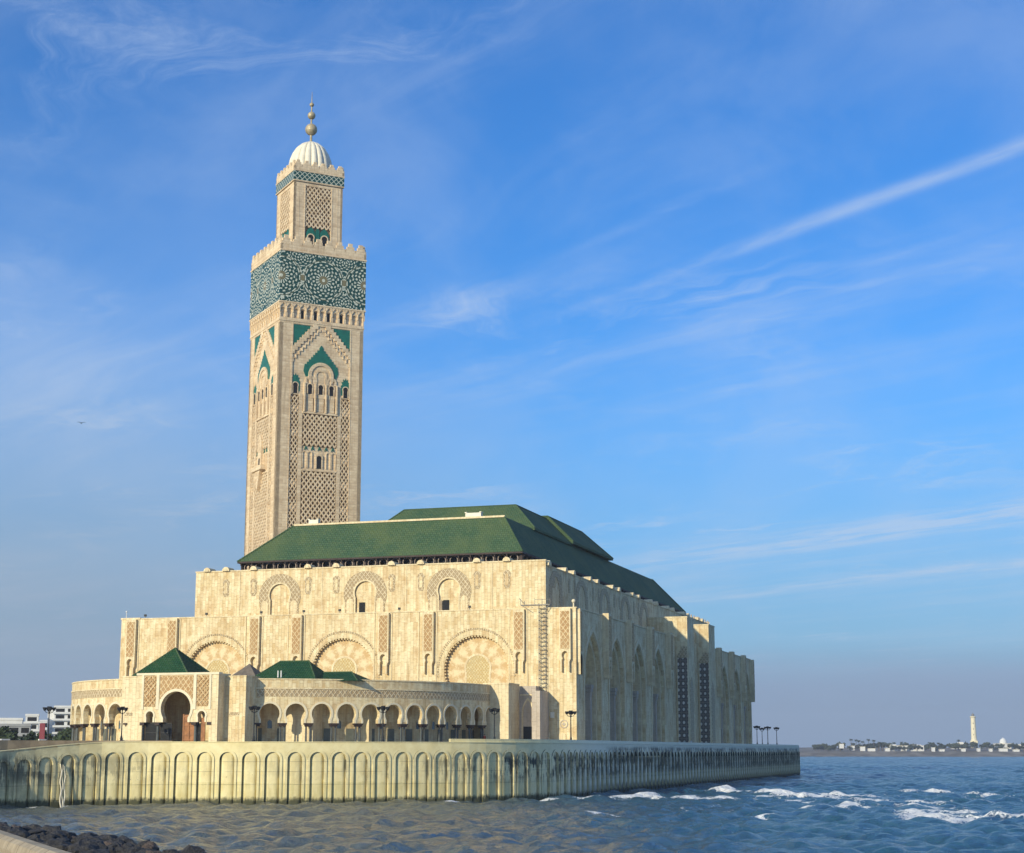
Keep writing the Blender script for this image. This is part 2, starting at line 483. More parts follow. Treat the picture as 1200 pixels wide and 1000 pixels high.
class MB:
    def __init__(s): s.v, s.f, s.uv, s.smooth = [], [], [], False
    def face(s, pts, uv=None):
        i = len(s.v); s.v.extend([tuple(p) for p in pts]); s.f.append(tuple(range(i, i + len(pts)))); s.uv.append(uv)
    def quadstrip(s, a, b):
        for i in range(len(a) - 1): s.face([a[i], a[i + 1], b[i + 1], b[i]])
    def box(s, x0, x1, y0, y1, z0, z1, bottom=True):
        p = [(x, y, z) for z in (z0, z1) for x, y in ((x0, y0), (x1, y0), (x1, y1), (x0, y1))]
        for q in ((0, 1, 5, 4), (1, 2, 6, 5), (2, 3, 7, 6), (3, 0, 4, 7), (4, 5, 6, 7)) + (((3, 2, 1, 0),) if bottom else ()):
            s.face([p[k] for k in q])
    def obox(s, m, s0, s1, z0, z1, d0, d1):
        s.extr(m, [(s0, z0), (s1, z0), (s1, z1), (s0, z1)], d0, d1)
    def extr(s, m, poly, d0, d1, back=False):
        """prism: outline poly in wall coordinates, front at depth d0, back at d1"""
        a = [m(q[0], q[1], d0) for q in poly]; b = [m(q[0], q[1], d1) for q in poly]
        s.face(a, [(q[0], q[1]) for q in poly])
        n = len(poly)
        for i in range(n): s.face([a[i], b[i], b[(i + 1) % n], a[(i + 1) % n]])
        if back: s.face(b[::-1])
    def panel(s, m, poly, d, c=(0, 0)):
        s.face([m(q[0], q[1], d) for q in poly], [(q[0] - c[0], q[1] - c[1]) for q in poly])
    def cell(s, m, s0, s1, z0, z1, out, d=0.0):
        """wall piece [s0,s1]x[z0,z1] with an opening whose outline is out"""
        k = len(out) // 2; c = out[k][0]; zb = out[0][1]
        L = [(s0, z0)] + ([(c, z0), (c, zb)] if zb > z0 + 1e-4 else []) + list(out[:k + 1]) + [(c, z1), (s0, z1)]
        Q = [(s1, z0), (s1, z1), (c, z1)] + list(out[k:]) + ([(c, zb), (c, z0)] if zb > z0 + 1e-4 else [])
        for P in (L, Q): s.panel(m, P, d)
    def reveal(s, m, out, d0, d1, sill=False):
        a = [m(q[0], q[1], d0) for q in out]; b = [m(q[0], q[1], d1) for q in out]
        if sill: a.append(a[0]); b.append(b[0])
        s.quadstrip(a, b)
    def ring(s, m, o1, o2, d0, d1):
        """raised band between two outlines of equal count"""
        f = [m(*q, d0) for q in o1]; g = [m(*q, d0) for q in o2]
        fb = [m(*q, d1) for q in o1]; gb = [m(*q, d1) for q in o2]
        for i in range(len(o1) - 1):
            s.face([f[i], f[i + 1], g[i + 1], g[i]], [o1[i], o1[i + 1], o2[i + 1], o2[i]])
        s.quadstrip(f, fb); s.quadstrip(g, gb)
        for i in (0, -1): s.face([f[i], g[i], gb[i], fb[i]])
    def lattice(s, m, s0, s1, z0, z1, cs, cz, bw, d0, d1):
        """two families of crossing diagonal bars clipped to a rectangle"""
        for sg in (1, -1):
            dd = 0.0 if sg > 0 else 0.012
            L = math.hypot(cs, cz); ux, uz = cs / L, sg * cz / L; nx, nzv = -uz, ux
            W, H = s1 - s0, z1 - z0
            n = int((W / cs + H / cz)) + 2
            for i in range(-n, n + 1):
                # line through (s0 + i*cs, z0 or z1)
                ax, az = s0 + i * cs, (z0 if sg > 0 else z1)
                ta, tb = -1e9, 1e9
                for p0, u, lo, hi in ((ax, ux, s0, s1), (az, uz, z0, z1)):
                    t1, t2 = (lo - p0) / u, (hi - p0) / u
                    ta = max(ta, min(t1, t2)); tb = min(tb, max(t1, t2))
                if tb - ta < .15: continue
                a = (ax + ux * ta, az + uz * ta); b = (ax + ux * tb, az + uz * tb)
                P = [(a[0] + nx * bw, a[1] + nzv * bw), (a[0] - nx * bw, a[1] - nzv * bw), (b[0] - nx * bw, b[1] - nzv * bw), (b[0] + nx * bw, b[1] + nzv * bw)]
                P = [(min(max(q[0], s0), s1), min(max(q[1], z0), z1)) for q in P]
                s.extr(m, P, d0 + dd, d1)
    def lathe(s, prof, c=(0, 0), n=20, lobes=0, amp=0.0):
        rings = []
        for r, z in prof:
            rr = []
            for k in range(n + 1):
                a = 2 * PI * k / n; q = r * (1 - amp * (1 - abs(math.sin(a * lobes / 2)) ** .6)) if lobes else r
                rr.append((c[0] + q * math.cos(a), c[1] + q * math.sin(a), z))
            rings.append(rr)
        for i in range(len(rings) - 1): s.quadstrip(rings[i], rings[i + 1])
    def sphere(s, c, r, n=14, sz=1.0):
        s.lathe([(max(r * math.sin(PI * k / n), 1e-3), c[2] - sz * r * math.cos(PI * k / n)) for k in range(n + 1)], c[:2], n * 2)
    def tube(s, a, b, r0, r1=None, n=8):
        a, b = Vector(a), Vector(b); r1 = r0 if r1 is None else r1
        d = (b - a).normalized(); x = d.orthogonal().normalized(); y = d.cross(x)
        A = [a + (x * math.cos(2 * PI * k / n) + y * math.sin(2 * PI * k / n)) * r0 for k in range(n + 1)]
        B = [b + (x * math.cos(2 * PI * k / n) + y * math.sin(2 * PI * k / n)) * r1 for k in range(n + 1)]
        s.quadstrip(A, B); s.face(A[:-1]); s.face(B[:-1])
    def pieces(s):
        """face lists of the separate pieces: faces that share a corner, then pieces whose boxes touch"""
        par = list(range(len(s.f)))
        def find(i):
            while par[i] != i: par[i] = par[par[i]]; i = par[i]
            return i
        seen = {}
        for i, f in enumerate(s.f):
            for k in f:
                key = tuple(round(c * 200) for c in s.v[k])
                if key in seen: par[find(i)] = find(seen[key])
                else: seen[key] = i
        isl = {}
        for i in range(len(s.f)): isl.setdefault(find(i), []).append(i)
        isl = list(isl.values())
        lo = np.array([np.min([s.v[k] for i in L for k in s.f[i]], axis=0) for L in isl]) - .03
        hi = np.array([np.max([s.v[k] for i in L for k in s.f[i]], axis=0) for L in isl]) + .03
        par = list(range(len(isl)))
        for i in range(len(isl)):
            for j in np.nonzero(((lo[i] <= hi[i + 1:]) & (hi[i] >= lo[i + 1:])).all(axis=1))[0]: par[find(i)] = find(i + 1 + int(j))
        out = {}
        for i in range(len(isl)): out.setdefault(find(i), []).extend(isl[i])
        return sorted(out.values(), key=lambda L: -len(L))
    def build(s, name, mat, parent=None, org=None, smooth=None, split=True):
        if parent is None or not split: return s.emit(name, mat, parent, org, smooth)
        P = s.pieces()
        if len(P) < 2: return s.emit(name, mat, parent, org, smooth)
        one = SINGULAR.get(name, name[:-1] if name.endswith('s') and not name.endswith('ss') else name)
        first = None; rest = MB()
        for n, L in enumerate(P):
            q = MB() if n < 99 else rest
            for i in L: q.face([s.v[k] for k in s.f[i]], s.uv[i])
            q.smooth = s.smooth
            if n < 99:
                o = q.emit(one, mat, parent, org, smooth)
                first = first or o
        if rest.f: rest.emit(one, mat, parent, org, smooth)['kind'] = 'stuff'
        return first
    def emit(s, name, mat, parent=None, org=None, smooth=None, weld=False):
        root = parent
        while root is not None and root.parent is not None: root = root.parent
        if org is None: org = ORG.get(root.name, (0, 0, 0)) if root is not None else (0, 0, 0)
        me = bpy.data.meshes.new(name)
        me.from_pydata([(p[0] - org[0], p[1] - org[1], p[2] - org[2]) for p in s.v], [], s.f)
        uvl = me.uv_layers.new(name='UVMap')
        data = np.zeros((sum(len(f) for f in s.f), 2), np.float32); k = 0
        for f, uv in zip(s.f, s.uv):
            if uv is None:
                P = [Vector(s.v[i]) for i in f]
                n = Vector((0, 0, 0))
                for i in range(len(P)):
                    a, b = P[i], P[(i + 1) % len(P)]
                    n += Vector(((a.y - b.y) * (a.z + b.z), (a.z - b.z) * (a.x + b.x), (a.x - b.x) * (a.y + b.y)))
                if n.length < 1e-9: n = Vector((0, 0, 1))
                n.normalize()
                if abs(n.z) > .97: t, b = Vector((1, 0, 0)), Vector((0, 1, 0))
                else:
                    t = Vector((-n.y, n.x, 0)).normalized(); b = n.cross(t)
                    if b.z < 0: b = -b
                uv = [(p.dot(t), p.dot(b)) for p in P]
            for q in uv: data[k] = q; k += 1
        uvl.data.foreach_set('uv', data.ravel())
        if smooth or s.smooth: me.polygons.foreach_set('use_smooth', [True] * len(s.f))
        me.materials.append(MATS[mat])
        if weld:
            import bmesh
            bm = bmesh.new(); bm.from_mesh(me); bmesh.ops.remove_doubles(bm, verts=bm.verts, dist=1e-4); bm.to_mesh(me); bm.free()
        o = bpy.data.objects.new(name, me); COL.objects.link(o)
        if parent is not None: o.parent = parent
        else: o.location = org
        return o


def tag(o, label=None, cat=None, group=None, kind=None):
    if label: o['label'] = label
    if cat: o['category'] = cat
    if group: o['group'] = group
    if kind: o['kind'] = kind
    return o


def thing(name, label, cat, org=(0, 0, 0), rz=0.0, group=None, local=False):
    """an Empty at the thing's base; parts are given in world coordinates unless local"""
    o = bpy.data.objects.new(name, None); COL.objects.link(o)
    o.location = org; o.rotation_euler = (0, 0, rz); o.empty_display_size = 1
    ORG[o.name] = (0, 0, 0) if local else org
    return tag(o, label, cat, group)


def dup(root, loc, rz=0.0, label=None, sc=None):
    r = root.copy(); COL.objects.link(r); r.location = loc; r.rotation_euler = (0, 0, rz)
    if label: r['label'] = label
    if sc: r.scale = (sc, sc, sc)
    def rec(src, dst):
        for ch in list(src.children):
            c = ch.copy(); COL.objects.link(c); c.parent = dst; rec(ch, c)
    rec(root, r)
    return r


# arch outlines, from bottom left over the crown to bottom right
def a_round(c, hw, zs, zb, n=16):
    return [(c - hw, zb)] + [(c - hw * math.cos(PI * k / n), zs + hw * math.sin(PI * k / n)) for k in range(n + 1)] + [(c + hw, zb)]


def a_horse(c, r, zc, hwb, zb, n=18):
    t = math.acos(hwb / r); A0 = PI + t; span = PI + 2 * t
    pts = [(c + r * math.cos(A0 - span * k / n), zc + r * math.sin(A0 - span * k / n)) for k in range(n + 1)]
    return [(c - hwb, zb)] + pts + [(c + hwb, zb)]


def a_point(c, hw, zs, za, zb, n=16):
    h = za - zs; q = (h * h - hw * hw) / (2 * hw); rr = hw + q
    ang = math.atan2(h, q); m = n // 2
    L = [(c + q - rr * math.cos(ang * k / m), zs + rr * math.sin(ang * k / m)) for k in range(m + 1)]
    Rr = [(2 * c - x, z) for x, z in L[:-1]][::-1]
    return [(c - hw, zb)] + L + Rr + [(c + hw, zb)]


def grow(out, c, zc, k):
    """outline scaled about (c, zc) above zc, widened below"""
    res = []
    hw = max(q[0] for q in out) - c
    for x, z in out:
        if z >= zc: res.append((c + (x - c) * (1 + k / hw), zc + (z - zc) * (1 + k / hw)))
        else: res.append((x + (k if x > c else -k), z))
    return res


def wallX(y0):            # a wall facing -Y
    return lambda s, z, d: (s, y0 + d, z)


def wallY(x0):            # a wall facing +X; s runs along +Y
    return lambda s, z, d: (x0 - d, s, z)


def circ(cx, cy, rad):    # a round wall seen from outside; s is arc length, 0 faces -Y
    def m(s, z, d):
        a = s / rad; q = rad - d
        return (cx + q * math.sin(a), cy - q * math.cos(a), z)
    return m


TZ = 9.33                 # terrace level above the water
BZ = TZ - 0.3

# ------------------------------------------------------------------ sea, terrace, land
FOAM = [  # crest from a to b, height, width, strength
    ((9.9, -36.6), (14.8, -29.6), .5, 1.3, 1.0), ((14.8, -29.6), (19.4, -16.8), .7, 1.5, 1.0), ((19.4, -18), (27.7, -20), .45, 1.3, .9),
    ((19.2, 34), (27.1, 18.3), .95, 2.0, 1.1), ((36.0, 4.8), (43.3, -13), .95, 2.0, 1.15), ((43.3, -15), (49, -13.2), .8, 1.6, 1.0),
    ((36.5, -12), (44, -22), .5, 1.4, .9), ((55.4, -58), (61, -75), .5, 1.3, .95), ((56.2, -32), (62.5, -48), .5, 1.4, .9),
    ((63.2, 22.7), (65.5, 30.3), .8, 1.6, 1.0), ((70, -95), (74, -110), .40, 2.0, 1.0), ((74, -110), (78.2, -108), .35, 2.2, .95),
    ((71.6, -73), (77.8, -88), .25, 2.6, .72), ((66, -78), (72, -84), .3, 2.4, .75), ((28, -103.5), (34, -110.5), .35, 1.0, .95), ((12, -24), (24, -26), .3, 1.5, .8), ((22, -12), (38, -30), .3, 1.6, .8), ((44, 10), (58, -6), .5, 1.7, .85), ((70, 8), (80, -10), .5, 1.8, .8), ((64, -56), (76, -66), .3, 2.0, .8), ((84, -78), (98, -88), .35, 2.0, .8), ((30, 12), (40, -2), .4, 1.6, .75), ((24, 22), (33, 8), .5, 1.5, .9), ((40, 0), (52, -10), .35, 1.8, .75), ((60, -30), (72, -44), .35, 1.8, .7), ((66, -88), (80, -100), .25, 2.4, .75), ((80, -95), (90, -104), .3, 2.0, .8), ((58, 30), (64, 16), .5, 1.6, .75), ((50.9, -102), (53, -107), .4, 1.0, 1.0),
    ((-3.2, -66), (-.8, -64.6), .4, .9, 1.0), ((-56.5, -101.0), (-50, -96.5), .15, 1.2, .95), ((46, -37), (50, -42), .35, 1.1, .85), ((52, -64), (56, -70), .3, 1.0, .8),
    ((6, -46), (9, -40), .3, 1.0, .85), ((88, -60), (93, -76), .4, 1.6, .8), ((100, -20), (106, -45), .5, 2.0, .8), ((48, -20), (58, -36), .2, 2.4, .62)]


def build_sea():
    cx, cy = CAMP[0], CAMP[1]
    rs = list(np.arange(20, 70, 3.)) + list(np.arange(70, 420, 0.9))
    rs += list(np.arange(420, 900, 2.2)) + list(np.arange(900, 2380, 4.2))
    r = 2380.
    while r < 9000: rs.append(r); r *= 1.03
    rs = np.array(rs)
    fine = np.arange(-24, 24.01, 0.125); coarse = np.arange(30, 330.1, 6)
    th = np.concatenate([fine, coarse]); nA = len(th)
    az = np.radians(th) - R(YAW)
    RR, AA = np.meshgrid(rs, az, indexing='ij')
    X = cx + RR * np.sin(AA); Y = cy + RR * np.cos(AA)
    rg = np.random.default_rng(5)
    Z = np.zeros_like(X); spacing = np.maximum(RR * R(.125), np.gradient(rs)[:, None] + 0 * RR)
    for i in range(46):
        L = 1.5 * (9.5 / 1.5) ** rg.random(); k = 2 * PI / L
        d = R(200) + rg.normal() * .7; amp = .0165 * L ** .75 * rg.uniform(.5, 1.2)
        ph = k * (X * math.cos(d) + Y * math.sin(d)) + rg.uniform(0, 6.28)
        att = np.clip((L / spacing - 2.2) / 2.5, 0, 1)
        Z += amp * att * (np.sin(ph) + .30 * np.cos(2 * ph))
    for i in range(30):
        L = 8. * (34 / 8.) ** rg.random(); k = 2 * PI / L
        d = R(205) + rg.normal() * .5; ph = k * (X * math.cos(d) + Y * math.sin(d)) + rg.uniform(0, 6.28)
        Z += .0085 * L ** .85 * rg.uniform(.5, 1.2) * np.clip((L / spacing - 2.0) / 1.5, 0, 1) * (np.sin(ph) + .3 * np.cos(2 * ph)) * np.clip((RR - 150) / 300, .35, 1)
    foam = np.clip((Z - .55) * 1.5, 0, .33)
    for (a, b, h, w, s) in FOAM:
        a = np.array(a); b = np.array(b); ab = b - a; L2 = ab @ ab
        t = np.clip(((X - a[0]) * ab[0] + (Y - a[1]) * ab[1]) / L2, -.25, 1.25)
        wob = .9 * np.sin(t * 5 + a[0]) + .5 * np.sin(t * 11 + a[1])
        nx, ny = -ab[1] / L2 ** .5, ab[0] / L2 ** .5
        dist = (X - a[0]) * nx + (Y - a[1]) * ny - wob
        along = ((X - a[0]) * ab[0] + (Y - a[1]) * ab[1]) / L2
        end = np.clip(np.minimum((along + .12) / .3, (1.12 - along) / .3), 0, 1)
        w = w * 1.25; g = np.exp(-(dist / w) ** 2) * end
        jag = .55 + .25 * np.sin(along * 23 + a[1]) * np.sin(along * 41 + a[0]) + .30 * np.sin(along * 9 + b[0])
        Z += h * g * jag
        foam = np.maximum(foam, s * np.exp(-(dist / (w * 1.25)) ** 2) * end)
    n0, n1 = RR.shape
    co = np.stack([X, Y, Z], -1).reshape(-1, 3).astype(np.float32)
    idx = np.arange(n0 * n1).reshape(n0, n1); nxt = np.roll(idx, -1, axis=1)
    q = np.stack([idx[:-1], nxt[:-1], nxt[1:], idx[1:]], -1).reshape(-1, 4)
    me = bpy.data.meshes.new('sea'); me.vertices.add(len(co)); me.vertices.foreach_set('co', co.ravel())
    me.loops.add(q.size); me.loops.foreach_set('vertex_index', q.ravel().astype(np.int32))
    me.polygons.add(len(q)); me.polygons.foreach_set('loop_start', np.arange(0, q.size, 4, dtype=np.int32))
    me.polygons.foreach_set('use_smooth', np.ones(len(q), bool))
    me.update(calc_edges=True); me.validate()
    at = me.attributes.new('foam', 'FLOAT', 'POINT'); at.data.foreach_set('value', foam.reshape(-1).astype(np.float32))
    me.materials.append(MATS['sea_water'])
    o = bpy.data.objects.new('sea', me); COL.objects.link(o); tag(o, kind='structure')


build_sea()

# outline of the sea wall at the water, from the near left end round to the far end of the pier
CTRL = [(-66, -125), (-62.5, -110), (-59.5, -99.9), (-56, -93.5), (-50.5, -86.5), (-41.7, -81.3), (-29.3, -77), (-18.6, -70.2), (-10.2, -62.8), (-3.9, -55.9),
        (0.2, -49.5), (3.5, -42), (5.6, -34), (6.3, -25), (6.4, -8), (6.3, 10), (6.3, 40), (6.3, 90), (6.3, 150), (6.3, 255)]


def catmull(P, n=24):
    res = []
    for i in range(len(P) - 1):
        p0, p1, p2, p3 = (np.array(P[max(0, min(len(P) - 1, i + k))], float) for k in (-1, 0, 1, 2))
        for k in range(n):
            t = k / n
            res.append(.5 * (2 * p1 + (p2 - p0) * t + (2 * p0 - 5 * p1 + 4 * p2 - p3) * t * t + (3 * p1 - p0 - 3 * p2 + p3) * t ** 3))
    res.append(np.array(P[-1], float)); return np.array(res)


CURVE = catmull(CTRL)
seg = np.linalg.norm(np.diff(CURVE, axis=0), axis=1); ACC = np.concatenate([[0], np.cumsum(seg)])
PITCHN = 3.45
NN = int(ACC[-1] / PITCHN)
SP = np.array([[np.interp(s, ACC, CURVE[:, 0]), np.interp(s, ACC, CURVE[:, 1])] for s in np.linspace(0, ACC[-1], NN + 1)])


def ztop(i):              # the wall dips towards the near left end
    t = min(1, max(0, (i - 5) / 8)); return 7.5 + (TZ - 7.5) * t * t * (3 - 2 * t)


def build_seawall():
    t = thing('sea_wall', 'stained concrete sea wall with a row of tall arched niches below the terrace', 'sea wall', (6.3, -25, 0))
    w, trim, par, cap = MB(), MB(), MB(), MB()
    step = ACC[-1] / NN
    for i in range(NN):
        a, b = SP[i], SP[i + 1]; L = np.linalg.norm(b - a); tx = (b - a) / L; nn = np.array([-tx[1], tx[0]])   # inward (left of travel)
        s0 = i * step; z1 = (ztop(i) + ztop(i + 1)) / 2
        def m(s, z, d, a=a, tx=tx, nn=nn, s0=s0, L=L): return (a[0] + tx[0] * (s - s0) * L / step + nn[0] * d, a[1] + tx[1] * (s - s0) * L / step + nn[1] * d, z)
        c = s0 + step / 2; za = z1 - 1.5; hw = 1.12
        out = a_round(c, hw, za - hw, -1.0, 12)
        w.cell(m, s0, s0 + step, -1.0, z1, out)
        # rounded back of the niche
        prev = None
        for k in range(13):
            q = -1 + 2 * k / 12; dd = .13 + .50 * abs(q) ** 5
            x = c + q * hw; top = za - hw + hw * math.sqrt(max(0, 1 - q * q))
            cur = (x, dd, top)
            if prev is not None:
                w.face([m(prev[0], -1, prev[1]), m(x, -1, dd), m(x, top, dd), m(prev[0], prev[2], prev[1])], [(prev[0], -1), (x, -1), (x, top), (prev[0], prev[2])])
            prev = cur
        w.quadstrip([m(q[0], q[1], 0) for q in out], [m(q[0], q[1], .14 + .50 * abs((q[0] - c) / hw) ** 5) for q in out])
        o2 = a_round(c, hw + .04, za - hw, .8, 12); o3 = a_round(c, hw + .40, za - hw, .8, 12)
        trim.ring(m, o2, o3, -.13, .02)
    # coping strip and, past the bend, a raised parapet
    inn = []
    for i in range(NN + 1):
        d = SP[min(i + 1, NN)] - SP[max(i - 1, 0)]; d = d / np.linalg.norm(d); inn.append((-d[1], d[0]))
    def strip(mb, i0, i1, za, zb, o0, o1):
        A = [(SP[i][0] + inn[i][0] * o0, SP[i][1] + inn[i][1] * o0) for i in range(i0, i1 + 1)]
        B = [(SP[i][0] + inn[i][0] * o1, SP[i][1] + inn[i][1] * o1) for i in range(i0, i1 + 1)]
        for k in range(len(A) - 1):
            i = i0 + k; z = (za(i), za(i + 1)); y = (zb(i), zb(i + 1)); u = (i * step, (i + 1) * step)
            mb.face([(*A[k], z[0]), (*A[k + 1], z[1]), (*A[k + 1], y[1]), (*A[k], y[0])], [(u[0], z[0]), (u[1], z[1]), (u[1], y[1]), (u[0], y[0])])
            mb.face([(*A[k], y[0]), (*A[k + 1], y[1]), (*B[k + 1], y[1]), (*B[k], y[0])], [(u[0], 8.3), (u[1], 8.3), (u[1], 8.7), (u[0], 8.7)])
            mb.face([(*B[k], z[0]), (*B[k + 1], z[1]), (*B[k + 1], y[1]), (*B[k], y[0])], [(u[0], z[0]), (u[1], z[1]), (u[1], y[1]), (u[0], y[0])])
        for k in (0, -1): mb.face([(*A[k], za(i0 if k == 0 else i1)), (*B[k], za(i0 if k == 0 else i1)), (*B[k], zb(i0 if k == 0 else i1)), (*A[k], zb(i0 if k == 0 else i1))])
    strip(cap, 0, NN, ztop, lambda i: ztop(i) + .12, -.08, 1.6)
    i1 = int(np.argmin(np.linalg.norm(SP - np.array([-5.0, -57.0]), axis=1)))
    strip(par, i1, NN, lambda i: TZ + .12, lambda i: TZ + .62, .15, .75)
    # far end and back return
    e = SP[NN]; x0 = -60
    w.face([(e[0], e[1], -1), (x0, e[1], -1), (x0, e[1], TZ), (e[0], e[1], TZ)], [(0, -1), (60, -1), (60, TZ), (0, TZ)])
    w.build('wall', 'seawall', t); trim.build('arch_trim', 'seawall_trim', t); cap.build('coping', 'seawall_trim', t); par.build('parapet', 'seawall_trim', t)
    # retaining wall behind the dipping length
    rw = MB(); n = 16
    A = [(SP[i][0] + inn[i][0] * 1.8, SP[i][1] + inn[i][1] * 1.8) for i in range(n)]
    B = [(SP[i][0] + inn[i][0] * 2.3, SP[i][1] + inn[i][1] * 2.3) for i in range(n)]
    for k in range(n - 1):
        rw.face([(*A[k], 7.0), (*A[k + 1], 7.0), (*A[k + 1], TZ + .25), (*A[k], TZ + .25)]); rw.face([(*A[k], TZ + .25), (*A[k + 1], TZ + .25), (*B[k + 1], TZ + .25), (*B[k], TZ + .25)])
        rw.face([(*B[k], 7.0), (*B[k + 1], 7.0), (*B[k + 1], TZ + .25), (*B[k], TZ + .25)])
    tag(rw.build('retaining_wall', 'brown_wall', org=(-62, -100, 7.0)), 'low brown retaining wall above the dipping left end of the sea wall', 'wall')
    # terrace floor
    P = [(SP[i][0] + inn[i][0] * (1.0 if i > 16 else 2.0), SP[i][1] + inn[i][1] * (1.0 if i > 16 else 2.0), TZ) for i in range(NN + 1)]
    f = MB(); f.face(P + [(-150, SP[NN][1], TZ), (-150, -125, TZ)])
    tag(f.build('terrace', 'paving', org=(0, 0, 0)), kind='structure')
    g = MB(); z = TZ - .05
    g.face([(-62, -125.2, z), (-150, -120, z), (-150, 240, z), (-60, 240, z), (-60, 255.2, z), (-240, 600, z), (-1500, 3600, z), (-9000, 3600, z), (-9000, -1500, z), (-900, -1500, z), (-300, -420, z)])
    tag(g.build('city_ground', 'land', org=(0, 0, 0)), kind='structure')
    # stream of water falling from a drain in the wall, and rust-brown pipes
    s = MB()
    def at_s(px, py): return int(np.argmin(np.linalg.norm(SP - np.array([px, py]), axis=1)))
    i = at_s(-56.2, -93.8); a = SP[i]; d = SP[i + 1] - SP[i]; d /= np.linalg.norm(d); nin = np.array([-d[1], d[0]])
    for off, w0 in ((0.55, .05), (0.80, .03), (1.15, .045)):
        p = a + d * off
        prev = None
        for k in range(13):
            zz = 6.4 - .5 * off - 6.6 * k / 12; out = -.25 - .05 * k + .0; ww = w0 * (1 + .13 * k) * (1 + .35 * math.sin(k * 2.3 + off * 5))
            q = p + nin * out + d * (.10 * math.sin(k * 1.3 + off * 9))
            ring = [(q[0] + d[0] * ww * math.cos(t_) + nin[0] * .12 * math.sin(t_), q[1] + d[1] * ww * math.cos(t_) + nin[1] * .12 * math.sin(t_), zz) for t_ in np.linspace(0, 2 * PI, 9)]
            if prev: s.quadstrip(prev, ring)
            prev = ring
    tag(s.build('waterfall', 'white_marble', org=(-56, -94, 0), smooth=True), 'thin white stream of water falling down the left part of the sea wall', 'waterfall')
    labels = ['pair of thin rusty pipes in a pale niche of the sea wall', 'rust-brown pipe in a niche, the left of two single pipes', 'short rust-brown pipe in a niche, the right of two single pipes']
    for (px, py), zz, nb, lb in (((-30.9, -77.6), (3.0, 6.4), 2, labels[0]), ((-11.6, -64), (1.8, 6.6), 1, labels[1]), ((-9.0, -61.6), (3.2, 6.4), 1, labels[2])):
        i = at_s(px, py); a = (SP[i] + SP[i + 1]) / 2; d = SP[i + 1] - SP[i]; d /= np.linalg.norm(d); nin = np.array([-d[1], d[0]])
        mb = MB()
        for k in range(nb):
            q = a + d * (.45 * k) + nin * .85
            mb.tube((*q, zz[0]), (*q, zz[1]), .11 if nb == 1 else .07, n=8); mb.sphere((*q, zz[1]), .16, 6); mb.tube((*q, (zz[0] + zz[1]) / 2), (*(q + nin * .5), (zz[0] + zz[1]) / 2), .04)
        tag(mb.build('drain_pipe', 'red_wood', org=(a[0], a[1], zz[0])), lb, 'pipe', 'pipes in the sea wall niches')


build_seawall()
